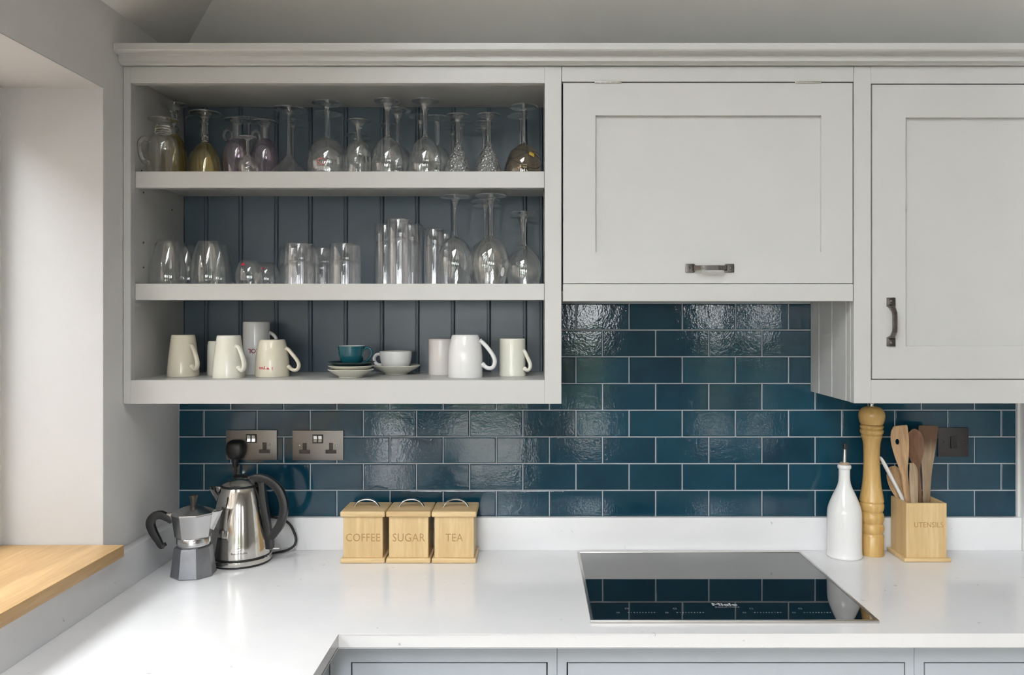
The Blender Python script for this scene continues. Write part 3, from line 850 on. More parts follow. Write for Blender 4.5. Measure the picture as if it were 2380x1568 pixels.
for s in (-1, 1):
    bm = bmesh.new(); bm_lathe(bm, [(0, 0.0014), (0.0015, 0.0012), (0.003, 0.0003), (0.003, 0)], 14)
    o = finish('screw', bm, M['plate_dark'], t, 40); o.rotation_euler = (PI / 2, 0, 0); o.location = (s * 0.0285, -0.0052, 0.0)

# ------------------------------------------------------------------ kettle, its base with cable and plug
KX, KD = X(561, 2.165), 2.160
KB = thing('kettle_power_base', 'round steel kettle base with black cable plugged into the wall socket', 'kettle base', (KX, Y(KD), CT + 0.0003))
lathe('base_ring', M['black'], KB, [(0, 0), (0.079, 0), (0.081, 0.002), (0.081, 0.0055), (0.0805, 0.0055), (0, 0.0055)])
lathe('steel_band', M['steel'], KB, [(0, 0.0057), (0.0812, 0.0057), (0.0818, 0.008), (0.0812, 0.0165), (0.079, 0.0185), (0, 0.0185)])
def L(px, py, d): return (X(px, d) - KX, Y(d) - Y(KD), Z(py, d) - CT - 0.0003)
plug_px, plug_py = 553.5, 1044
pc = (X(plug_px, D) - KX, -0.006 - Y(KD), Z(plug_py, D) - CT)
bm = bmesh.new()
outl = [(-0.0265, 0.010), (-0.0225, 0.0235), (-0.012, 0.0285), (0.012, 0.0285), (0.0225, 0.0235), (0.0265, 0.010), (0.0255, -0.006), (0.0185, -0.021), (0.009, -0.026), (-0.009, -0.026), (-0.0185, -0.021), (-0.0255, -0.006)]
rings = []
for f, yy in ((1.0, -0.0008), (1.02, -0.010), (0.97, -0.020), (0.85, -0.027), (0.62, -0.0305)):
    rings.append([bm.verts.new((pc[0] + a * f, pc[1] + yy, pc[2] + b * f)) for a, b in outl])
for a, b in zip(rings, rings[1:]):
    for k in range(12): bm.faces.new((a[k], a[(k + 1) % 12], b[(k + 1) % 12], b[k]))
bm.faces.new(rings[0][::-1]); bm.faces.new(rings[-1])
bm_tube(bm, [(pc[0], pc[1] - 0.015, pc[2] - 0.022), (pc[0], pc[1] - 0.016, pc[2] - 0.034), (pc[0] + 0.0005, pc[1] - 0.0165, pc[2] - 0.047)], [0.0092, 0.0085, 0.0066], seg=14)
finish('plug', bm, M['black'], KB, 50)
cp = spline([(pc[0] + 0.0005, pc[1] - 0.0165, pc[2] - 0.045), (pc[0] + 0.001, pc[1] - 0.016, pc[2] - 0.075), (pc[0] + 0.006, pc[1] - 0.014, pc[2] - 0.12), (pc[0] + 0.04, 0.087, 0.11),
             (0.090, 0.087, 0.088), (0.122, 0.083, 0.050), (0.124, 0.078, 0.022), (0.106, 0.068, 0.0085), (0.080, 0.052, 0.006), (0.070, 0.042, 0.0065)], 7)
tube('cable', M['black'], KB, cp, 0.0034, seg=10)
kt = thing('kettle', 'polished stainless steel kettle with black loop handle in the corner', 'kettle', (KX, Y(KD), CT + 0.0190))
kp = smooth_prof([(0.0788, 0.0), (0.0795, 0.006), (0.0780, 0.03), (0.0740, 0.065), (0.0690, 0.100), (0.0625, 0.140), (0.0545, 0.172), (0.0505, 0.184)], 5)
lathe('body', M['steel'], kt, [(0, 0.0045)] + [(0.077, 0.0045)] + [(r, max(z, 0.0045)) for r, z in kp] + [(0.0, 0.184)], 64)
lathe('foot_ring', M['black'], kt, [(0, 0.0), (0.0780, 0.0), (0.0803, 0.001), (0.0803, 0.0046), (0.077, 0.0046), (0, 0.0046)], 56)
lathe('lid_seal', M['black'], kt, [(0, 0.184), (0.0512, 0.184), (0.0525, 0.187), (0.0500, 0.190), (0, 0.190)], 48)
lathe('lid', M['steel'], kt, [(0, 0.1902)] + smooth_prof([(0.0490, 0.1902), (0.044, 0.196), (0.034, 0.203), (0.020, 0.208), (0.0, 0.2095)], 4), 48)
bm = bmesh.new(); bm_lathe(bm, [(0.0, 0.206), (0.018, 0.2062), (0.020, 0.2095), (0.015, 0.213), (0, 0.2145)], 30, sy=0.9)
finish('lid_button', bm, M['black'], kt, 50)
bm = bmesh.new()    # spout: a folded lip on the left
sp = []
for (f, xx, zz, hw) in ((0, -0.053, 0.120, 0.004), (1, -0.067, 0.145, 0.010), (2, -0.080, 0.168, 0.016), (3, -0.087, 0.181, 0.019)):
    ring = []
    for k in range(9):
        a = -PI / 2 + PI * k / 8
        ring.append(bm.verts.new((xx - 0.0 + 0.045 * (1 - math.cos(a)) * 0.55, hw * math.sin(a) * 1.25, zz - 0.0 * (1 - math.cos(a)) - 0.004 * (1 - math.cos(a)))))
    sp.append(ring)
for a, b in zip(sp, sp[1:]):
    for k in range(8): bm.faces.new((a[k], a[k + 1], b[k + 1], b[k]))
top = [bm.verts.new((v.co.x + 0.003, v.co.y * 0.88, v.co.z - 0.001)) for v in sp[-1]]
for k in range(8): bm.faces.new((sp[-1][k], sp[-1][k + 1], top[k + 1], top[k]))
low = [bm.verts.new((v.co.x + 0.022, v.co.y * 0.8, v.co.z - 0.024)) for v in sp[-1]]
for k in range(8): bm.faces.new((top[k], top[k + 1], low[k + 1], low[k]))
finish('spout', bm, M['steel'], kt, 50)
hp = spline([(0.030, -0.004, 0.203), (0.052, -0.006, 0.2065), (0.080, -0.008, 0.199), (0.109, -0.010, 0.172), (0.1215, -0.011, 0.130), (0.113, -0.010, 0.088), (0.094, -0.008, 0.058), (0.078, -0.006, 0.042)], 6)
n = len(hp)
bm = bmesh.new()
bm_tube(bm, hp, [0.012 + 0.001 * math.sin(PI * i / (n - 1)) for i in range(n)], seg=14, flat=0.80, up=(0, 1, 0), shape='box')
hp2 = spline([(0.0600, -0.006, 0.196), (0.0645, -0.006, 0.150), (0.0740, -0.006, 0.090), (0.0820, -0.006, 0.040), (0.0845, -0.006, 0.016)], 6)
n2 = len(hp2)
bm_tube(bm, hp2, [0.010 - 0.002 * i / (n2 - 1) for i in range(n2)], seg=12, flat=1.2, up=(0, 1, 0), shape='box')
finish('handle', bm, M['black'], kt, 60)
box('switch_lever', M['white_plastic'], kt, 0.083, 0.108, -0.012, -0.004, 0.0155, 0.0175, 0.0006, 1)
def kr(z):
    for (r0, z0), (r1, z1) in zip(kp, kp[1:]):
        if z0 <= z <= z1: return r0 + (r1 - r0) * (z - z0) / max(1e-9, z1 - z0)
    return 0.079
def wrap(rfun, th0, z0, flip=False, lift=0.0004):
    s = -1 if flip else 1
    def f(x, y, q):
        z = z0 + s * y; R = rfun(z) + lift
        th = th0 + s * x / R
        return (R * math.sin(th), -R * math.cos(th), z)
    return f
bm = bmesh.new()
text_bm(bm, 'Russell Hobbs', 0.0072, wrap(kr, 0.30, 0.0215))
wf = wrap(kr, 0.30, 0.0345)
N = 28
for r0, r1 in ((0.0068, 0.0062),):
    A = [bm.verts.new(wf(r0 * math.cos(2 * PI * k / N), r0 * math.sin(2 * PI * k / N), 0)) for k in range(N)]
    B = [bm.verts.new(wf(r1 * math.cos(2 * PI * k / N), r1 * math.sin(2 * PI * k / N), 0)) for k in range(N)]
    for k in range(N): bm.faces.new((A[k], A[(k + 1) % N], B[(k + 1) % N], B[k]))
text_bm(bm, 'RH', 0.0062, wf)
finish('brand_mark', bm, M['ink'], kt)

# ------------------------------------------------------------------ moka pot
MX, MD = X(448, 2.04), 2.045
mk = thing('moka_pot', 'eight-sided aluminium stovetop coffee pot with black handle beside the kettle', 'coffee pot', (MX, Y(MD), CT + 0.0003), rz=0.12)
PH = 0.5
def octo(name, mat, prof, parent=mk, smooth=25): return lathe(name, mat, parent, prof, 8, smooth=smooth, phase=PH)
octo('boiler', M['alu_dull'], [(0, 0), (0.0540, 0), (0.0555, 0.003), (0.0545, 0.010), (0.0470, 0.070), (0.0455, 0.074), (0.040, 0.077), (0, 0.077)])
lathe('collar', M['alu'], mk, [(0, 0.0772), (0.0395, 0.0772), (0.0405, 0.079), (0.0405, 0.083), (0.0420, 0.084), (0.0420, 0.097), (0.0410, 0.0985), (0, 0.0985)], 48)
octo('jug', M['alu'], [(0, 0.0986), (0.043, 0.0986), (0.0448, 0.101), (0.0525, 0.153), (0.0540, 0.1565), (0.0525, 0.158), (0, 0.158)])
octo('lid', M['alu'], [(0, 0.1581), (0.0535, 0.1581), (0.0530, 0.1605), (0.030, 0.171), (0.010, 0.1775), (0, 0.1775)])
lathe('knob', M['brown_black'], mk, [(0, 0.1776), (0.0065, 0.1776), (0.0075, 0.182), (0.0088, 0.193), (0.0105, 0.2005), (0.0095, 0.2035), (0, 0.204)], 14)
bm = bmesh.new()    # pouring beak on the right
for q in (0,):
    v = [(0.038, -0.017, 0.159), (0.038, 0.017, 0.159), (0.066, -0.006, 0.161), (0.066, 0.006, 0.161), (0.072, 0.0, 0.163), (0.0445, -0.010, 0.118), (0.0445, 0.010, 0.118), (0.050, 0, 0.112)]
    B = [bm.verts.new(p) for p in v]
    for f in ((0, 2, 4, 3, 1), (0, 5, 2), (1, 3, 6), (2, 5, 7, 4), (3, 4, 7, 6), (0, 1, 6, 7, 5)): bm.faces.new([B[i] for i in f])
finish('beak', bm, M['alu'], mk)
bm = bmesh.new(); bm_box(bm, -0.066, -0.047, -0.006, 0.006, 0.142, 0.159, 0.0015, 1)
finish('handle_bracket', bm, M['alu'], mk, 40)
hp = spline([(-0.052, 0, 0.138), (-0.066, 0, 0.148), (-0.082, 0, 0.155), (-0.098, 0, 0.150), (-0.105, 0, 0.134), (-0.099, 0, 0.112), (-0.088, 0, 0.092), (-0.0785, 0, 0.076), (-0.068, 0, 0.080)], 6)
n = len(hp)
tube('handle', M['black'], mk, hp, [0.0085 + 0.004 * math.sin(PI * min(1, i / (n * 0.8))) - (0.003 if i > n - 5 else 0) for i in range(n)], seg=12, flat=0.8, up=(0, 1, 0), shape='box')

# ------------------------------------------------------------------ canisters
CD0, CD1 = 2.1335, 2.2485
def canister(px, word, label, size):
    cx = X(px, 2.1346); w = 0.0597; dy = (CD1 - CD0) / 2
    t = thing('canister', label, 'canister', (cx, Y((CD0 + CD1) / 2), CT + 0.0003), group='lettered wooden canisters')
    box('base', M['beech_x'], t, -w, w, -dy, dy, 0, 0.0135, 0.0035, 3)
    box('box', M['beech'], t, -0.0530, 0.0530, -dy + 0.007, dy - 0.007, 0.0135, 0.1235, 0.001, 1)
    ld = box('lid', M['beech_x'], t, -w - 0.0005, w + 0.0005, -dy - 0.0005, dy, 0.1238, 0.1392, 0.0045, 3)
    pts = [(-0.034, 0, 0.1390), (-0.031, 0, 0.1445)] + [(0.034 * math.cos(a) * 0.93, 0, 0.1390 + 0.0205 * math.sin(a)) for a in [PI * (1 - k / 10) for k in range(2, 9)]] + [(0.031, 0, 0.1445), (0.034, 0, 0.1390)]
    bm = bmesh.new(); bm_tube(bm, spline(pts, 3), 0.0028, seg=8, flat=1.6, up=(0, 1, 0))
    finish('handle', bm, M['chrome'], ld, 50)
    text('carved_word', M['carve'], t, word, size, lambda x, y, z: (x * 0.86, -dy + 0.0067 - z, 0.0665 + y), extrude=0.0002, bold=0.0, spacing=1.06)
    return t
canister(842.5, 'COFFEE', 'pale wooden canister carved COFFEE, nearest the kettle', 0.030)
canister(949, 'SUGAR', 'pale wooden canister carved SUGAR, middle of three', 0.031)
canister(1055, 'TEA', 'pale wooden canister carved TEA, nearest the hob', 0.030)

# ------------------------------------------------------------------ oil bottle, pepper mill, utensil holder
BD = 2.2
ob = thing('oil_bottle', 'glossy white ceramic oil bottle with metal pourer', 'bottle', (X(1962.5, BD), Y(BD), CT + 0.0003))
lathe('body', M['china'], ob, [(0, 0.0)] + smooth_prof([(0.0455, 0.0), (0.0478, 0.004), (0.0462, 0.016), (0.0458, 0.05), (0.0458, 0.112), (0.0425, 0.138), (0.031, 0.168), (0.0195, 0.193), (0.0155, 0.212), (0.0150, 0.240)], 5) + [(0.0178, 0.243), (0.0185, 0.2475), (0.0172, 0.252), (0.012, 0.2535), (0, 0.2535)], 56)
lathe('stopper', M['cork'], ob, [(0, 0.2536), (0.0115, 0.2536), (0.0125, 0.2555), (0.0118, 0.2585), (0, 0.2590)], 28)
tube('pouring_spout', M['chrome'], ob, [(0, 0, 0.2588), (0, 0, 0.272), (0.0006, -0.0005, 0.284), (0.0008, -0.001, 0.296)], [0.0052, 0.0048, 0.0043, 0.0042], seg=14)
tube('spout_cap', M['black'], ob, [(0.0008, -0.001, 0.2955), (0.0012, -0.001, 0.311)], [0.0058, 0.0062], seg=14)
PD = 2.2185
pm = thing('pepper_mill', 'tall turned wooden pepper mill standing between the oil bottle and utensil box', 'pepper mill', (X(2026, PD), Y(PD), CT + 0.0003))
def pz(py): return (1286 - py) * PD / F
mp = [(0, 0)] + [(0.0318, 0.0), (0.0322, 0.004), (0.0318, 0.012), (0.0318, pz(1242))] + \
     smooth_prof([(0.0300, pz(1239)), (0.0285, pz(1236)), (0.0310, pz(1231)), (0.0323, pz(1224)), (0.0310, pz(1217)), (0.0285, pz(1213)), (0.0312, pz(1207)), (0.0326, pz(1199)), (0.0312, pz(1191)), (0.0285, pz(1187)), (0.0312, pz(1181)), (0.0326, pz(1173)), (0.0318, pz(1168)), (0.0302, pz(1165))], 4) + \
     smooth_prof([(0.0325, pz(1162)), (0.0300, pz(1148)), (0.0255, pz(1125)), (0.0228, pz(1095)), (0.0216, pz(1060)), (0.0228, pz(1030)), (0.0265, pz(1016))], 5) + \
     smooth_prof([(0.0280, pz(1014)), (0.0285, pz(1010)), (0.0270, pz(1008)), (0.0300, pz(1005)), (0.0315, pz(1000)), (0.0300, pz(996)), (0.0280, pz(994.5)), (0.0312, pz(991)), (0.0300, pz(987)), (0.0270, pz(985))], 4) + [(0, pz(985))]
lathe('body', M['mill'], pm, mp, 44, smooth=50)
hpz = smooth_prof([(0.0262, pz(984.6)), (0.0290, pz(984)), (0.0325, pz(978)), (0.0350, pz(965)), (0.0330, pz(955)), (0.0255, pz(947)), (0.0130, pz(943)), (0.0, pz(942.3))], 5)
lathe('head', M['mill'], pm, [(0, pz(984.8))] + hpz, 44, smooth=60)
lathe('top_nut', M['chrome'], pm, [(0, pz(942.6)), (0.0055, pz(942.6)), (0.0055, pz(940.5)), (0.003, pz(940)), (0.003, pz(938.5)), (0.0058, pz(938)), (0.0062, pz(936)), (0.004, pz(934)), (0, pz(933.5))], 18)

UX0, UX1, UD0, UD1 = 1.0100, 1.1190, 2.152, 2.244
ucx, ucy = (UX0 + UX1) / 2, Y((UD0 + UD1) / 2)
uh = thing('utensil_box', 'open wooden box carved UTENSILS holding wooden spoons', 'utensil holder', (ucx, ucy, CT + 0.0003))
uw, ud, ut = (UX1 - UX0) / 2, (UD1 - UD0) / 2, 0.008
box('base', M['beech_x'], uh, -uw - 0.009, uw + 0.009, -ud - 0.0085, ud + 0.008, 0, 0.0105, 0.003, 3)
bm = bmesh.new()
UHH = 0.157
bm_box(bm, -uw, uw, -ud, -ud + ut, 0.0106, UHH); bm_box(bm, -uw, uw, ud - ut, ud, 0.0106, UHH)
bm_box(bm, -uw, -uw + ut, -ud + ut, ud - ut, 0.0106, UHH); bm_box(bm, uw - ut, uw, -ud + ut, ud - ut, 0.0106, UHH)
finish('box', bm, M['beech'], uh)
text('carved_word', M['carve'], uh, 'UTENSILS', 0.0205, lambda x, y, z: (x * 0.88 + 0.006, -ud - 0.0003 - z, 0.098 + y), extrude=0.0002, bold=0.0, spacing=1.05)

def utensil(name, label, cat, mat, bottom, top, secs, hole=None, twist=0.0):
    """lofted along z: secs = (t, left, right, dish depth, thickness) with t from 0 bottom to 1 top"""
    b = Vector(bottom); tp = Vector(top); ax = tp - b; Ln = ax.length; zz = ax.normalized()
    yy = Vector((math.sin(twist), math.cos(twist), 0)); yy = (yy - zz * yy.dot(zz)).normalized(); xx = yy.cross(zz)
    bm = bmesh.new(); NU = 9
    S = [(s[0], s[1], s[2], s[3], s[4]) for s in secs]
    pts = []
    n = 5
    for i in range(len(S) - 1):
        p0 = S[max(i - 1, 0)]; p1 = S[i]; p2 = S[i + 1]; p3 = S[min(i + 2, len(S) - 1)]
        for k in range(n):
            t = k / n
            pts.append([0.5 * (2 * p1[j] + (p2[j] - p0[j]) * t + (2 * p0[j] - 5 * p1[j] + 4 * p2[j] - p3[j]) * t * t + (3 * p1[j] - p0[j] - 3 * p2[j] + p3[j]) * t ** 3) for j in range(5)])
    pts.append(list(S[-1]))
    rings = []
    for t, l, r, dep, th in pts:
        ring = []
        c, hw = (l + r) / 2, max(0.0005, (r - l) / 2)
        for k in range(NU):
            u = -1 + 2 * k / (NU - 1)
            e = math.sqrt(max(0, 1 - u * u))
            ring.append(bm.verts.new((c + u * hw, dep * (1 - u * u) - th * 0.5 * (0.3 + 0.7 * e), t * Ln)))
        for k in range(NU - 1, -1, -1):
            u = -1 + 2 * k / (NU - 1); e = math.sqrt(max(0, 1 - u * u))
            ring.append(bm.verts.new((c + u * hw, dep * (1 - u * u) + th * 0.5 * (0.3 + 0.7 * e), t * Ln)))
        rings.append(ring)
    m = 2 * NU
    for a, q in zip(rings, rings[1:]):
        for k in range(m): bm.faces.new((a[k], a[(k + 1) % m], q[(k + 1) % m], q[k]))
    bm.faces.new(rings[0]); bm.faces.new(rings[-1][::-1])
    o = finish(name, bm, mat, None, 45)
    R = Matrix((xx, yy, zz)).transposed().to_4x4()
    o.matrix_world = Matrix.Translation(b) @ R
    if hole:
        mod = o.modifiers.new('hole', 'BOOLEAN')
        hb = bmesh.new(); bm_lathe(hb, [(0, -0.03), (hole[2], -0.03), (hole[2], 0.03), (0, 0.03)], 20)
        bmesh.ops.rotate(hb, verts=hb.verts[:], cent=(0, 0, 0), matrix=Matrix.Rotation(PI / 2, 3, 'X'))
        c = finish('hole_cutter', hb, mat)
        c.matrix_world = o.matrix_world @ Matrix.Translation((hole[0], 0, hole[1] * Ln)) @ Matrix.Diagonal((0.8, 1, 1.25, 1))
        mod.object = c; mod.solver = 'EXACT'
        dg = bpy.context.evaluated_depsgraph_get(); dg.update()
        me = bpy.data.meshes.new_from_object(o.evaluated_get(dg))
        o.modifiers.clear(); o.data = me; bpy.data.objects.remove(c)
    tag(o, label, cat, 'cooking utensils in the wooden box')
    return o
def W3(px, py, d): return (X(px, d), Y(d), Z(py, d))
zf = CT + 0.016
utensil('wooden_spatula', 'wooden spatula with flat dark scorched end, rightmost in the utensil box', 'spatula', M['spatula_burnt'],
        (X(2148, 2.222), Y(2.220), zf), W3(2158, 988.5, 2.226),
        [(0, -.010, .010, 0, .009), (.3, -.011, .011, 0, .009), (.50, -.012, .012, 0, .008), (.64, -.016, .015, 0, .007), (.78, -.024, .022, 0, .006), (.92, -.029, .028, 0, .005), (.985, -.030, .030, 0, .004), (1, -.026, .027, 0, .003)], twist=-0.15)
utensil('wooden_spoon', 'large dark-stained wooden spoon with deep oval bowl in the utensil box', 'spoon', M['spoon_dark'],
        (X(2146, 2.2), Y(2.200), zf), W3(2124, 996, 2.202),
        [(0, -.007, .007, 0, .012), (.35, -.007, .007, 0, .012), (.62, -.008, .008, 0, .012), (.70, -.012, .012, .002, .009), (.78, -.022, .022, .008, .006), (.87, -.0285, .0285, .012, .005), (.95, -.023, .023, .009, .005), (.99, -.010, .010, .003, .005), (1, -.003, .003, 0, .004)], twist=-0.2)
utensil('wooden_spoon', 'wooden cooking spoon with a round hole and one straight edge', 'spoon', M['spoon'],
        (X(2126, 2.184), Y(2.183), zf), W3(2086, 989, 2.187),
        [(0, -.0085, .0085, 0, .012), (.35, -.0085, .0085, 0, .012), (.58, -.0085, .009, 0, .011), (.66, -.011, .011, .001, .009), (.76, -.018, .018, .002, .008), (.87, -.0225, .0235, .002, .007), (.95, -.0195, .0250, .001, .006), (.99, -.012, .025, 0, .006), (1, -.008, .0235, 0, .005)], hole=(-.006, .875, .0066), twist=0.2)
utensil('wooden_spoon', 'reddish wooden spoon leaning out behind the white plastic spatula', 'spoon', M['spoon'],
        (X(2136, 2.22), Y(2.217), zf), W3(2073, 1083, 2.221),
        [(0, -.006, .006, 0, .010), (.35, -.006, .006, 0, .010), (.52, -.008, .008, 0, .010), (.63, -.016, .016, .004, .007), (.76, -.0235, .0235, .009, .005), (.90, -.022, .022, .008, .005), (.98, -.012, .012, .002, .005), (1, -.004, .004, 0, .004)], twist=0.3)
utensil('plastic_spatula', 'slim white plastic spatula seen edge-on, leaning left in the utensil box', 'spatula', M['white_plastic'],
        W3(2126, 1212, 2.2075), W3(2047, 1062, 2.186),
        [(0, -.004, .004, 0, .008), (.35, -.005, .005, 0, .010), (.5, -.0045, .0045, 0, .014), (.75, -.0045, .0045, 0, .018), (.93, -.004, .004, 0, .018), (1, -.002, .002, 0, .012)])
utensil('wooden_spatula', 'short wooden spatula with slanted charred tip at the front of the utensil box', 'spatula', M['spoon_grey'],
        (X(2130, 2.165), Y(2.1655), zf + 0.012), W3(2122, 1075, 2.163),
        [(0, -.006, .006, 0, .009), (.35, -.007, .007, 0, .009), (.48, -.010, .010, 0, .007), (.65, -.014, .013, 0, .006), (.84, -.0135, .0145, 0, .005), (.94, -.012, .012, 0, .004), (1, -.011, .001, 0, .003)], twist=-0.3)

# ------------------------------------------------------------------ glasses
def bowl_part(parent, outer, mat, t=0.0013, name='bowl', smooth=60, seg=44):
    """outer profile runs from the rim (on the shelf) up to where the stem begins"""
    o = smooth_prof(outer, 5)
    inner = []
    for i, (r, z) in enumerate(o):
        a = o[max(0, i - 1)]; b = o[min(len(o) - 1, i + 1)]
        dx, dz = b[0] - a[0], b[1] - a[1]; q = math.hypot(dx, dz) or 1
        nr, nz = r - t * dz / q, z + t * dx / q
        if nr > 0.0015: inner.append((nr, max(0.0, nz) if i else 0.0))
    top = min(inner[-1][1], o[-1][1] - 0.002)
    return lathe(name, mat, parent, o[:1] + o + [], seg, smooth=smooth) if t <= 0 else \
        lathe(name, mat, parent, [(0, top)] + [(r, min(z, top)) for r, z in inner[::-1]] + o, seg, smooth=smooth)
def stem_part(parent, prof, mat, n=5, seg=24): return lathe('stem', mat, parent, smooth_prof(prof, n), seg, smooth=60)
def foot_part(parent, rs, rf, z0, h, mat, seg=44, thick=0.0026, flare=0.3, facet=False):
    p = [(rs, z0), (rs * 1.35, z0 + (h - thick - z0) * 0.45), (rf * flare + rs * 0.8, z0 + (h - thick - z0) * 0.78), (rf * 0.72, h - thick - 0.0006), (rf - 0.0012, h - thick)]
    prof = smooth_prof(p, 4) + [(rf, h - thick * 0.6), (rf, h - thick * 0.25), (rf - 0.0009, h), (rf * 0.6, h - 0.0008), (rs * 1.2, h - 0.0016), (0, h - 0.002)]
    bm = bmesh.new(); bm_lathe(bm, prof, seg)
    return finish('foot', bm, mat, parent, 50)
def glass(name, label, cat, px, d, shelf, group): return thing(name, label, cat, (X(px, d), Y(d), shelf + 0.0004), group=group)
G1, G2, G3 = 'glasses on the top shelf', 'glasses on the middle shelf', 'crockery on the bottom shelf'

def stemware(name, label, px, d, shelf, group, bowl, stem, foot, mats=None, cat='glass'):
    t = glass(name, label, cat, px, d, shelf, group)
    mb, ms, mf = mats or (M['clear'], M['glass'], M['glass_foot'])
    bowl_part(t, bowl, mb)
    stem_part(t, stem, ms)
    foot_part(t, *foot, mf)
    return t
def put(src, px, d, shelf, label, rz=None): return dup(src, (X(px, d), Y(d), shelf + 0.0004), label, rz)

# --- top shelf, left to right
t = glass('glass_tankard', 'clear footed glass tankard upside down at the far left of the top shelf', 'glass', 379, 2.032, SH1, G1)
bowl_part(t, [(0.0375, 0), (0.0372, 0.03), (0.0365, 0.065), (0.034, 0.083), (0.027, 0.096), (0.0195, 0.102)], M['clear'], 0.0022)
stem_part(t, [(0.0195, 0.102), (0.0180, 0.104), (0.0208, 0.107), (0.0180, 0.110), (0.0208, 0.113), (0.0180, 0.116), (0.0200, 0.119), (0.0165, 0.122), (0.0150, 0.127)], M['glass'], 4, 36)
foot_part(t, 0.0150, 0.0375, 0.127, 0.1405, M['glass_foot'])
tube('handle', M['glass'], t, spline([(r * -0.72, r * -0.69, q) for r, q in ((0.0345, 0.080), (0.046, 0.086), (0.056, 0.076), (0.0575, 0.056), (0.053, 0.036), (0.046, 0.026), (0.0365, 0.028))], 5), 0.0050, seg=10)
t = stemware('wine_goblet', 'tall amber-bowled goblet with beaded stem behind the glass tankard', 405, 2.120, SH1, G1,
    [(0.0335, 0), (0.0345, 0.03), (0.0325, 0.062), (0.026, 0.095), (0.016, 0.117), (0.008, 0.1248)],
    [(0.0080, 0.1248), (0.0075, 0.127), (0.0100, 0.131), (0.0112, 0.136), (0.0100, 0.141), (0.0062, 0.145), (0.0075, 0.152), (0.0095, 0.164), (0.0070, 0.178), (0.0105, 0.182), (0.0110, 0.186)],
    (0.0110, 0.0335, 0.186, 0.2030), (M['amber'], M['glass'], M['glass_foot']), 'goblet')
t = stemware('wine_goblet', 'squat amber-bowled goblet with beaded clear stem, second from the left', 477, 2.06, SH1, G1,
    [(0.0405, 0), (0.0385, 0.02), (0.0335, 0.05), (0.0245, 0.072), (0.014, 0.084), (0.0085, 0.087)],
    [(0.0085, 0.087), (0.0095, 0.0885), (0.0065, 0.0905), (0.0090, 0.094), (0.0098, 0.098), (0.0090, 0.102), (0.0060, 0.1055), (0.0070, 0.111), (0.0090, 0.122), (0.0068, 0.137), (0.0060, 0.142), (0.0085, 0.146)],
    (0.0085, 0.0408, 0.146, 0.1640), (M['amber'], M['glass'], M['glass_foot']), 'goblet')
plain = stemware('wine_glass', 'plain clear wine glass behind the amber goblets', 470, 2.195, SH1, G1,
    [(0.034, 0), (0.038, 0.03), (0.038, 0.06), (0.028, 0.088), (0.012, 0.099), (0.005, 0.103)],
    [(0.005, 0.103), (0.0042, 0.112), (0.0042, 0.150), (0.0050, 0.170)], (0.005, 0.0425, 0.170, 0.1830))
put(plain, 578, 2.205, SH1, 'plain clear wine glass behind the pair of plum-tinted footed glasses')
pur = glass('coffee_glass', 'plum-tinted footed coffee glass with ring handle, left of its pair', 'glass', 551, 2.085, SH1, G1)
bowl_part(pur, [(0.0335, 0), (0.0345, 0.03), (0.0345, 0.055), (0.031, 0.080), (0.022, 0.099), (0.0115, 0.107)], M['purple'])
stem_part(pur, [(0.0115, 0.107), (0.0110, 0.112), (0.0112, 0.125), (0.0115, 0.140)], M['clear'], 4, 32)
foot_part(pur, 0.0115, 0.0345, 0.140, 0.1520, M['glass_foot'])
tube('handle', M['glass'], pur, [(-0.0175 + 0.0125 * math.cos(a), -0.017 - 0.0035 * math.cos(a), 0.1085 + 0.0145 * math.sin(a)) for a in [2 * PI * k / 20 for k in range(21)]], 0.0030, seg=8, caps=False)
put(pur, 615, 2.103, SH1, 'plum-tinted footed coffee glass with ring handle, right of its pair')
t = stemware('liqueur_glass', 'tiny clear stemmed liqueur glass in front of the plum-tinted glasses', 575.5, 2.022, SH1, G1,
    [(0.0205, 0), (0.0225, 0.012), (0.0222, 0.026), (0.0165, 0.039), (0.008, 0.045), (0.004, 0.048)],
    [(0.004, 0.048), (0.0032, 0.056), (0.0032, 0.072), (0.0045, 0.083)], (0.0045, 0.0235, 0.083, 0.0935))
mar = stemware('martini_glass', 'conical martini glass at the front of the top shelf', 672, 2.065, SH1, G1,
    [(0.0525, 0), (0.040, 0.0165), (0.026, 0.033), (0.013, 0.047), (0.0065, 0.056)],
    [(0.0065, 0.056), (0.0050, 0.066), (0.0045, 0.09), (0.0045, 0.14), (0.0052, 0.160)], (0.0052, 0.0430, 0.160, 0.1755))
put(mar, 681, 2.200, SH1, 'conical martini glass behind the front one')
beer = stemware('beer_goblet', 'big round balloon beer glass with red print, front of its pair', 760, 2.066, SH1, G1,
    [(0.0445, 0), (0.0490, 0.020), (0.0505, 0.040), (0.0470, 0.064), (0.036, 0.084), (0.018, 0.097), (0.0065, 0.102)],
    [(0.0065, 0.102), (0.0055, 0.110), (0.0050, 0.14), (0.0055, 0.175)], (0.0055, 0.0385, 0.175, 0.1915))
beer2 = put(beer, 762, 2.171, SH1, 'big round balloon beer glass behind the printed one')
bf = wrap(lambda z: 0.0504, 0.0, 0.030)
bm = bmesh.new()
for r0, r1, dz in ((0.011, 0.0095, 0.0),):
    A = [bm.verts.new(bf(r0 * math.cos(2 * PI * k / 24), r0 * 0.8 * math.sin(2 * PI * k / 24), 0)) for k in range(24)]
    B = [bm.verts.new(bf(r1 * math.cos(2 * PI * k / 24), r1 * 0.8 * math.sin(2 * PI * k / 24), 0)) for k in range(24)]
    for k in range(24): bm.faces.new((A[k], A[(k + 1) % 24], B[(k + 1) % 24], B[k]))
finish('printed_badge', bm, M['red'], beer)
bm = bmesh.new()      # worn crest bits and the cut-off tops of a line of pale lettering, too faint to read
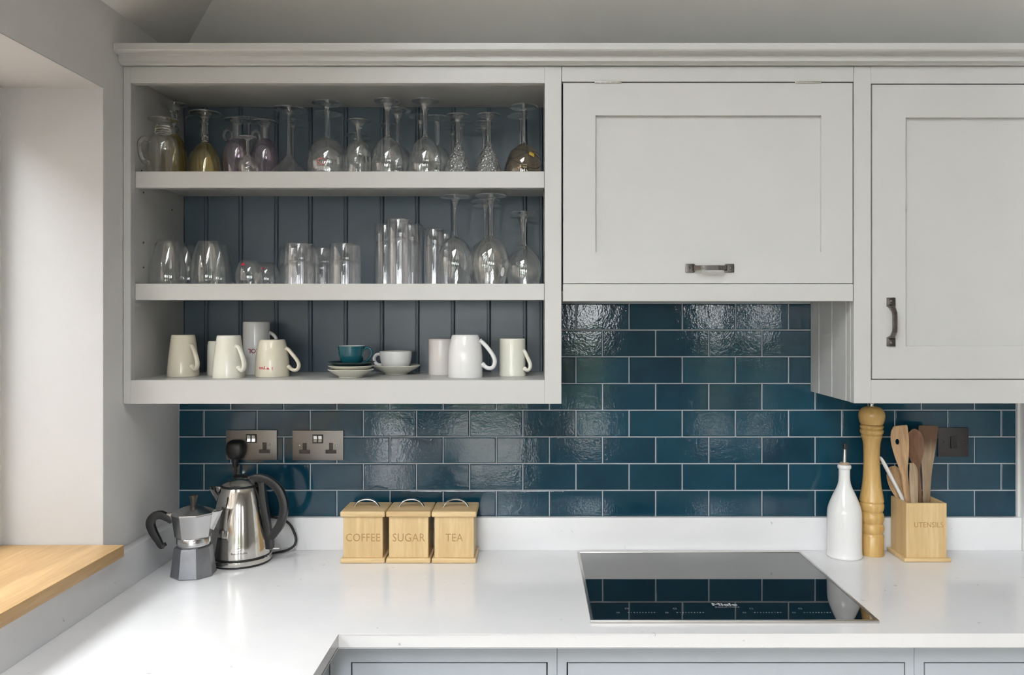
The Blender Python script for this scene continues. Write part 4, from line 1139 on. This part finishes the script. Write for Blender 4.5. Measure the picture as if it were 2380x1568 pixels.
bq = wrap(lambda z: 0.0503, 0.0, 0.030)
for k in range(16):
    cx_, cy_ = random.uniform(-0.012, 0.012), random.uniform(-0.006, 0.009)
    if math.hypot(cx_, cy_) > 0.013: continue
    w_ = random.uniform(0.0008, 0.0017)
    bm.faces.new([bm.verts.new(bq(cx_ + w_ * math.cos(2 * PI * j / 6), cy_ + w_ * math.sin(2 * PI * j / 6), 0)) for j in range(6)])
finish('printed_crest', bm, painted('faded_gold_print', (0.42, 0.22, 0.10), 0.4, 0.1, 0), beer)
bm = bmesh.new(); bq = wrap(lambda z: 0.0496, 0.0, 0.0155)
for k in range(13):
    x_ = -0.017 + k * 0.0028
    bm.faces.new([bm.verts.new(bq(x_ + p, q, 0)) for p, q in ((-0.0005, -0.003), (0.0005, -0.003), (0.0005, 0.003), (-0.0005, 0.003))])
finish('printed_line', bm, M['white_plastic'], beer)
sm1 = stemware('short_goblet', 'short clear goblet with thick flared foot, between the balloon beer glass and the wine glasses', 834, 2.050, SH1, G1,
    [(0.0300, 0), (0.0318, 0.03), (0.0312, 0.062), (0.0265, 0.078), (0.014, 0.087), (0.006, 0.090)],
    [(0.006, 0.090), (0.0050, 0.098), (0.0050, 0.108), (0.0075, 0.120)], (0.0075, 0.0312, 0.120, 0.1415))
sm2 = stemware('short_goblet', 'low clear goblet standing second in the row of short goblets', 828, 2.130, SH1, G1,
    [(0.0290, 0), (0.0310, 0.03), (0.0300, 0.058), (0.024, 0.074), (0.012, 0.081), (0.006, 0.084)],
    [(0.006, 0.084), (0.0048, 0.090), (0.0048, 0.100), (0.006, 0.108)], (0.006, 0.0312, 0.108, 0.1235))
put(sm2, 840, 2.206, SH1, 'low clear goblet standing rearmost in the row of short goblets')
w901 = stemware('wine_glass', 'heavy-footed clear wine glass at the front, left of the two large ones', 901, 2.052, SH1, G1,
    [(0.0370, 0), (0.0402, 0.018), (0.0410, 0.036), (0.0385, 0.058), (0.0295, 0.080), (0.0165, 0.094), (0.0085, 0.099)],
    [(0.0085, 0.099), (0.0062, 0.106), (0.0052, 0.130), (0.0056, 0.155), (0.0085, 0.170)], (0.0085, 0.0350, 0.170, 0.1935))
put(w901, 925, 2.142, SH1, 'heavy-footed clear wine glass behind and right of the left large one')
put(w901, 988.5, 2.052, SH1, 'heavy-footed clear wine glass at the front, right of the two large ones')
put(w901, 979, 2.210, SH1, 'heavy-footed clear wine glass at the back, left behind the right large one')
thin = stemware('wine_glass', 'thin plain wine glass right behind the right large one', 1016, 2.132, SH1, G1,
    [(0.031, 0), (0.0345, 0.025), (0.0345, 0.055), (0.027, 0.080), (0.012, 0.092), (0.005, 0.096)],
    [(0.005, 0.096), (0.0055, 0.110), (0.0058, 0.140), (0.0060, 0.157)], (0.006, 0.0360, 0.157, 0.1700))
put(thin, 902, 2.224, SH1, 'thin plain wine glass at the back behind the left large one')
cry = stemware('crystal_glass', 'cut crystal sherry glass at the front, left of the two crystal rows', 1064, 2.050, SH1, G1,
    [(0.0345, 0), (0.0320, 0.014), (0.0265, 0.036), (0.0190, 0.056), (0.0110, 0.072), (0.0062, 0.084)],
    [(0.0062, 0.084), (0.0050, 0.096), (0.0046, 0.120), (0.0060, 0.138)], (0.006, 0.0306, 0.138, 0.1555), (M['cut'], M['glass'], M['glass_foot']))
put(cry, 1071, 2.132, SH1, 'cut crystal sherry glass second in the left crystal row')
put(cry, 1053, 2.205, SH1, 'cut crystal sherry glass rearmost in the left crystal row')
put(cry, 1136, 2.046, SH1, 'cut crystal sherry glass at the front, right of the two crystal rows')
put(cry, 1125, 2.130, SH1, 'cut crystal sherry glass second in the right crystal row')
put(cry, 1127, 2.206, SH1, 'cut crystal sherry glass rearmost in the right crystal row')
swp = [(0.0440, 0), (0.0455, 0.022), (0.0440, 0.040), (0.0360, 0.060), (0.0200, 0.077), (0.0070, 0.085)]
swl = stemware('painted_wine_glass', 'smoky wine glass with dark painted swirls at the right end of the top shelf', 1217, 2.062, SH1, G1,
    swp, [(0.0070, 0.085), (0.0048, 0.092), (0.0036, 0.120), (0.0034, 0.150), (0.0042, 0.170)], (0.0042, 0.0372, 0.170, 0.1815), (M['smoke'], M['glass'], M['glass_foot']))
put(swl, 1210, 2.158, SH1, 'smoky thin-stemmed wine glass behind the one with painted swirls')
sp_ = smooth_prof(swp, 6)
def sw_r(z):
    for (r0, z0), (r1, z1) in zip(sp_, sp_[1:]):
        if z0 <= z <= z1: return r0 + (r1 - r0) * (z - z0) / max(1e-9, z1 - z0)
    return 0.044
for ph, zlo, amp, nn in ((0.4, 0.026, 0.012, 2.0), (2.2, 0.040, 0.020, 1.0), (4.0, 0.052, 0.015, 1.0)):
    path = []
    for k in range(49):
        a = 2 * PI * k / 48; z = zlo + amp * math.sin(a * nn + ph); R = sw_r(z) + 0.0002
        path.append((R * math.cos(a), R * math.sin(a), z))
    bm = bmesh.new(); bm_tube(bm, path, 0.0007, seg=6, caps=False)
    finish('painted_swirl', bm, M['ink'], swl)
bm = bmesh.new()
fw = wrap(sw_r, 0.55, 0.050)
for (x0, x1, y0, y1) in ((-0.007, 0.006, -0.004, 0.006),):
    g = [[bm.verts.new(fw(x0 + (x1 - x0) * i / 6 + 0.35 * (y0 + (y1 - y0) * j / 3), y0 + (y1 - y0) * j / 3 - 0.45 * (x0 + (x1 - x0) * i / 6), 0)) for i in range(7)] for j in range(4)]
    for j in range(3):
        for i in range(6): bm.faces.new((g[j][i], g[j][i + 1], g[j + 1][i + 1], g[j + 1][i]))
finish('gold_patch', bm, painted('gold_enamel', (0.50, 0.33, 0.05), 0.4, 0.1, 0), swl)

# --- middle shelf
egg = glass('stemless_tumbler', 'egg-shaped stemless glass with red sticker, leftmost on the middle shelf', 'glass', 391, 2.062, SH2, G2)
eggp = [(0.0425, 0), (0.0445, 0.016), (0.0440, 0.034), (0.0405, 0.062), (0.0335, 0.090), (0.0280, 0.107), (0.0255, 0.1122), (0.0215, 0.1135)]
bowl_part(egg, eggp, M['clear'], 0.0018)
egg_b = dup(egg, (X(485, 2.062), Y(2.062), SH2 + 0.0004), 'egg-shaped stemless glass at the front, second from the left')
put(egg, 433, 2.166, SH2, 'egg-shaped stemless glass at the back, between the two front ones')
put(egg, 509, 2.170, SH2, 'egg-shaped stemless glass at the back, to the right of the front ones')
def sticker(parent, rf, th, z, w=0.006):
    f = wrap(rf, th, z); bm = bmesh.new()
    A = [bm.verts.new(f(w * math.cos(2 * PI * k / 18), w * 0.55 * math.sin(2 * PI * k / 18), 0)) for k in range(18)]
    bm.faces.new(A); finish('sticker', bm, M['red'], parent)
def prof_r(p):
    q = smooth_prof(p, 5)
    def f(z):
        for (r0, z0), (r1, z1) in zip(q, q[1:]):
            if z0 <= z <= z1: return r0 + (r1 - r0) * (z - z0) / max(1e-9, z1 - z0)
        return q[0][0]
    return f
sticker(egg, prof_r(eggp), -1.05, 0.103)
rbp = [(0.0320, 0), (0.0345, 0.014), (0.0335, 0.034), (0.0275, 0.052), (0.0215, 0.0605), (0.0170, 0.0622)]
rb = glass('round_tumbler', 'small round glass tumbler with red sticker, at the front', 'glass', 580, 2.05, SH2, G2)
bowl_part(rb, rbp, M['clear'], 0.0022)
sticker(rb, prof_r(rbp), -0.25, 0.050)
rb2 = glass('round_tumbler', 'small round glass tumbler half hidden behind its twin', 'glass', 619, 2.136, SH2, G2)
bowl_part(rb2, rbp, M['clear'], 0.0022); sticker(rb2, prof_r(rbp), -0.05, 0.045)

def thick_tumbler(name, label, px, d, r, h, step, rb_):
    """straight heavy tumbler, base uppermost, with a domed inner floor under a thick glass base"""
    t = glass(name, label, 'glass', px, d, SH2, G2)
    w = 0.0024
    prof = [(0, h - 0.002), (r * 0.55, h - 0.0015), (rb_ - 0.004, h), (rb_ - 0.0012, h - 0.0012), (rb_, h - 0.004), (rb_, step + 0.006), (r, step - 0.004), (r, 0.0008), (r - 0.001, 0), (r - w, 0.0008), (r - w, step - 0.018), (r - w - 0.002, step - 0.010), (r * 0.75, step - 0.003), (r * 0.4, step + 0.001), (0, step + 0.002)]
    lathe('tumbler', M['heavy'], t, prof, 48, smooth=35)
    return t
wk = thick_tumbler('whisky_tumbler', 'short heavy-based glass tumbler at the front, left of two', 697, 2.052, 0.0400, 0.1046, 0.064, 0.0392)
put(wk, 802, 2.052, SH2, 'short heavy-based glass tumbler at the front, right of two')
put(wk, 682, 2.180, SH2, 'short heavy-based glass tumbler at the back left')
put(wk, 751, 2.180, SH2, 'short heavy-based glass tumbler at the back between the front two')
hb_ = thick_tumbler('highball_glass', 'tall heavy-based highball glass, front of the cluster', 928, 2.052, 0.0322, 0.1677, 0.122, 0.0316)
put(hb_, 897, 2.158, SH2, 'tall heavy-based highball glass behind to the left in the cluster')
put(hb_, 955, 2.158, SH2, 'tall heavy-based highball glass behind to the right in the cluster')
hs = thick_tumbler('highball_glass', 'narrower highball glass beside the large wine glass', 1009, 2.142, 0.0272, 0.1533, 0.112, 0.0268)
put(hs, 1036, 2.212, SH2, 'narrower highball glass at the very back behind the large wine glass')
win_g = stemware('wine_glass', 'large tulip wine glass on the middle shelf, left of the front two', 1058, 2.052, SH2, G2,
    [(0.0345, 0), (0.0400, 0.018), (0.0448, 0.042), (0.0452, 0.062), (0.0400, 0.088), (0.0270, 0.110), (0.0120, 0.120), (0.0060, 0.124)],
    [(0.0060, 0.124), (0.0045, 0.132), (0.0042, 0.165), (0.0052, 0.195), (0.0075, 0.210)], (0.0075, 0.0402, 0.210, 0.2275))
wfr = put(win_g, 1141, 2.034, SH2, 'large tulip wine glass on the middle shelf, right of the front two')
wf_ = wrap(prof_r([(0.0345, 0), (0.0400, 0.018), (0.0448, 0.042), (0.0452, 0.062)]), 0.80, 0.030)
bm = bmesh.new(); bm.faces.new([bm.verts.new(wf_(0.0065 * math.cos(2 * PI * k / 20), 0.0115 * math.sin(2 * PI * k / 20), 0)) for k in range(20)])
finish('paper_sticker', bm, M['white_plastic'], wfr)
put(win_g, 1128, 2.128, SH2, 'large tulip wine glass second in the right-hand row of the middle shelf')
put(win_g, 1132, 2.2155, SH2, 'large tulip wine glass rearmost in the right-hand row of the middle shelf')
blb = stemware('bulb_glass', 'round-bodied glass with octagonal foot, front right end of the middle shelf', 1217, 2.078, SH2, G2,
    [(0.0395, 0), (0.0440, 0.020), (0.0455, 0.040), (0.0420, 0.062), (0.0300, 0.082), (0.0160, 0.096), (0.0085, 0.102)],
    [(0.0085, 0.102), (0.0062, 0.110), (0.0058, 0.135), (0.0070, 0.160), (0.0090, 0.172)], (0.0090, 0.0368, 0.172, 0.1885, M['glass_foot'], 8))if False else None
t = glass('bulb_glass', 'round-bodied glass with eight-sided foot, front right end of the middle shelf', 'glass', 1217, 2.078, SH2, G2)
bowl_part(t, [(0.0395, 0), (0.0440, 0.020), (0.0455, 0.040), (0.0420, 0.062), (0.0300, 0.082), (0.0160, 0.096), (0.0085, 0.102)], M['clear'])
stem_part(t, [(0.0085, 0.102), (0.0062, 0.110), (0.0058, 0.135), (0.0070, 0.160), (0.0090, 0.172)], M['glass'])
foot_part(t, 0.0090, 0.0368, 0.172, 0.1895, M['glass_foot'], 8)
put(t, 1216, 2.186, SH2, 'round-bodied glass with eight-sided foot, behind its twin at the right end')

# ------------------------------------------------------------------ crockery on the bottom shelf
def mug(name, label, px, d, prof, mat, handle=None, hang=0.0, wall=0.004, group=G3, hr=0.0048, hflat=1.35):
    """upturned mug: profile from rim on the shelf up to its base"""
    t = thing(name, label, 'mug', (X(px, d), Y(d), SH3 + 0.0004), group=group)
    o = prof; h = o[-1][1]
    inner = [(max(0.002, r - wall), z if i else 0.0012) for i, (r, z) in enumerate(o) if z < h - 0.008]
    lathe('body', mat, t, [(0, h - 0.008)] + [(inner[-1][0], h - 0.008)] + inner[::-1] + [(o[0][0] - wall * 0.5, 0.0)] + o + [(0, h - 0.001)], 56, smooth=50)
    if handle:
        ca, sa = math.cos(hang), math.sin(hang)
        path = [(r * ca, r * sa, z) for r, z in smooth_prof(handle, 6)]
        bm = bmesh.new(); n = len(path)
        rr = [hr * (1.25 if (i < 3 or i > n - 4) else 1.0) for i in range(n)]
        bm_tube(bm, path, rr, seg=12, flat=hflat, up=(-sa, ca, 0))
        finish('handle', bm, mat, t, 60)
    return t
tall_p = [(0.0400, 0.0), (0.0402, 0.002)] + smooth_prof([(0.0398, 0.012), (0.0375, 0.040), (0.0335, 0.075), (0.0298, 0.1045)], 4) + [(0.0290, 0.1075), (0.0272, 0.1085)]
tall_h = [(0.0315, 0.080), (0.0375, 0.079), (0.0460, 0.067), (0.0560, 0.047), (0.0590, 0.032), (0.0545, 0.021), (0.0460, 0.0205), (0.0375, 0.028)]
m1 = mug('mug', 'tall tapered cream mug upside down at the far left of the bottom shelf', 426, 2.100, tall_p, M['cream'], tall_h, -0.55)
mg2 = mug('mug', 'tall tapered ivory mug upside down in front of the printed mugs', 532, 2.046, tall_p, M['cream2'], tall_h, -0.55)
bk = mug('mug', 'plain straight ivory mug half hidden between the two tall tapered mugs', 517, 2.140, [(0.0385, 0), (0.0388, 0.003), (0.0385, 0.050), (0.0380, 0.080), (0.0370, 0.083), (0.0362, 0.090), (0.034, 0.0915)], M['cream2'],
         [(0.036, 0.065), (0.048, 0.064), (0.060, 0.050), (0.062, 0.034), (0.055, 0.018), (0.046, 0.012), (0.037, 0.016)], -0.35)
tl = mug('mug', 'tall straight white mug upside down with LOL in red letters', 596, 2.172, [(0.0352, 0), (0.0355, 0.002), (0.0355, 0.138), (0.0350, 0.1415), (0.0335, 0.1425)], M['china'],
         [(0.034, 0.112), (0.043, 0.108), (0.052, 0.096), (0.056, 0.072), (0.052, 0.050), (0.043, 0.040), (0.034, 0.040)], 0.15)
text('printed_word', M['plum_ink'], tl, 'LOL', 0.0165, wrap(lambda z: 0.0355, 0.12, 0.0645, True), bold=0.0003)
mp3 = [(0.0438, 0.0), (0.0441, 0.003)] + smooth_prof([(0.0440, 0.020), (0.0425, 0.045), (0.0390, 0.070), (0.0345, 0.088)], 4) + [(0.0325, 0.0945), (0.0300, 0.0965)]
m3 = mug('mug', 'rounded cream mug upside down printed i love you in red', 633, 2.092, mp3, M['cream'],
         [(0.0385, 0.072), (0.0440, 0.070), (0.0540, 0.059), (0.0680, 0.042), (0.0730, 0.029), (0.0680, 0.018), (0.0560, 0.017), (0.0430, 0.026)], -0.12)
r3 = lambda z: 0.0437
bm = bmesh.new()
text_bm(bm, 'i', 0.0125, wrap(r3, 0.31, 0.0225, True), bold=0.0003)
text_bm(bm, 'you', 0.0125, wrap(r3, -0.30, 0.0225, True), bold=0.0003)
hf = wrap(r3, 0.06, 0.0225, True)
hpts = []
for k in range(24):
    a = 2 * PI * k / 24
    hpts.append((0.00022 * 16 * math.sin(a) ** 3, 0.00022 * (13 * math.cos(a) - 5 * math.cos(2 * a) - 2 * math.cos(3 * a) - math.cos(4 * a))))
bm.faces.new([bm.verts.new(hf(a, b, 0)) for a, b in hpts])
finish('printed_words', bm, M['red'], m3)
mA = mug('mug', 'straight off-white mug upside down behind the big white mug', 1026, 2.160, [(0.0347, 0), (0.0350, 0.002), (0.0350, 0.092), (0.0345, 0.0955), (0.0330, 0.0968)], M['china_pink'])
mBp = [(0.0446, 0.0), (0.0450, 0.003)] + smooth_prof([(0.0450, 0.025), (0.0445, 0.055), (0.0420, 0.080), (0.0375, 0.098)], 4) + [(0.0350, 0.1065), (0.0325, 0.1093)]
mB = mug('mug', 'big glossy white mug upside down with large handle, right of the cups', 1081.5, 2.062, mBp, M['china'],
         [(0.0385, 0.094), (0.0450, 0.090), (0.0570, 0.078), (0.0730, 0.056), (0.0780, 0.040), (0.0720, 0.0255), (0.0580, 0.0245), (0.0440, 0.034)], -0.15, hr=0.0055)
mC = mug('mug', 'cream mug upside down with small handle at the right end of the bottom shelf', 1191, 2.112, [(0.0362, 0), (0.0364, 0.002), (0.0352, 0.012), (0.0346, 0.050), (0.0342, 0.094), (0.0335, 0.0975), (0.0315, 0.0988)], M['cream2'],
         [(0.0330, 0.066), (0.0370, 0.063), (0.0440, 0.050), (0.0520, 0.034), (0.0520, 0.022), (0.0440, 0.0155), (0.0350, 0.020)], -0.45)

def saucer(name, label, px, d, z, mat, r, h=0.0130, foot=0.55, well=0.5):
    t = lathe(name, mat, None, [(0, 0.003)] + [(r * foot - 0.004, 0.003), (r * foot - 0.002, 0.0), (r * foot, 0.0)] + smooth_prof([(r * foot, 0.002), (r * 0.78, h * 0.52), (r * 0.97, h * 0.86)], 4) +
              [(r, h * 0.95), (r - 0.001, h), (r * 0.94, h * 0.98)] + smooth_prof([(r * 0.8, h * 0.72), (r * well, 0.0062), (0.002, 0.0058)], 4) + [(0, 0.0058)], 56, smooth=50)
    t.location = (X(px, d), Y(d), z)
    return tag(t, label, 'saucer', G3)
SD = 2.056
z = SH3 + 0.0004
saucer('saucer', 'white saucer at the bottom of the stack under the teal cup', 815.5, SD, z, M['cream2'], 0.0590, 0.0215, 0.52)
saucer('saucer', 'white saucer in the middle of the stack under the teal cup', 816, SD + 0.001, z + 0.0112, M['cream2'], 0.0585, 0.0195, 0.50)
saucer('saucer', 'dark teal saucer directly under the teal espresso cup', 817, SD, z + 0.0222, M['teal_dark'], 0.0605, 0.0185, 0.50)
cz = z + 0.0222 + 0.0066
def cup(name, label, px, d, z, prof, mo, mi, handle, hang, wall, hr, hflat=1.3):
    t = thing(name, label, 'cup', (X(px, d), Y(d), z), group=G3)
    h = prof[-1][1]; R = prof[-1][0]
    lathe('body', mo, t, [(0, 0.001), (prof[0][0] - 0.003, 0.001), (prof[0][0] - 0.0015, 0)] + prof + [(R - wall * 0.4, h + 0.0006)], 56, smooth=60)
    inn = [(R - wall * 0.4, h + 0.0006), (R - wall, h - 0.0008)] + [(max(0.001, r - wall), zz) for r, zz in prof[::-1] if zz < h - 0.004 and zz > 0.006] + [(0, 0.006)]
    lathe('lining', mi, t, inn, 56, smooth=60)
    ca, sa = math.cos(hang), math.sin(hang)
    bm = bmesh.new()
    bm_tube(bm, [(r * ca, r * sa, q) for r, q in smooth_prof(handle, 6)], hr, seg=12, flat=hflat, up=(-sa, ca, 0))
    finish('handle', mo, None) if False else finish('handle', bm, mo, t, 60)
    return t
cup('espresso_cup', 'small teal espresso cup with white inside on the saucer stack', 817.5, SD, cz, smooth_prof([(0.0185, 0.0), (0.0200, 0.004), (0.0275, 0.014), (0.0325, 0.030), (0.0350, 0.0515)], 5), M['teal_china'], M['china'],
    [(0.0335, 0.042), (0.0400, 0.047), (0.0480, 0.046), (0.0540, 0.039), (0.0540, 0.030), (0.0480, 0.020), (0.0390, 0.0125), (0.0270, 0.009)], -0.15, 0.003, 0.0026, 1.5)
saucer('saucer', 'wide pale grey saucer under the white coffee cup', 921, 2.170, z, M['cream2'], 0.0655, 0.0250, 0.46)
cup('coffee_cup', 'white coffee cup with ring handle on a wide saucer, right way up', 920, 2.170, z + 0.0064, smooth_prof([(0.0250, 0.0), (0.0285, 0.006), (0.0385, 0.021), (0.0425, 0.038), (0.0438, 0.0555)], 5), M['china'], M['china'],
    [(0.0400, 0.042), (0.0480, 0.047), (0.0580, 0.045), (0.0640, 0.036), (0.0610, 0.025), (0.0510, 0.018), (0.0390, 0.018)], PI - 0.25, 0.0035, 0.0045, 1.4)
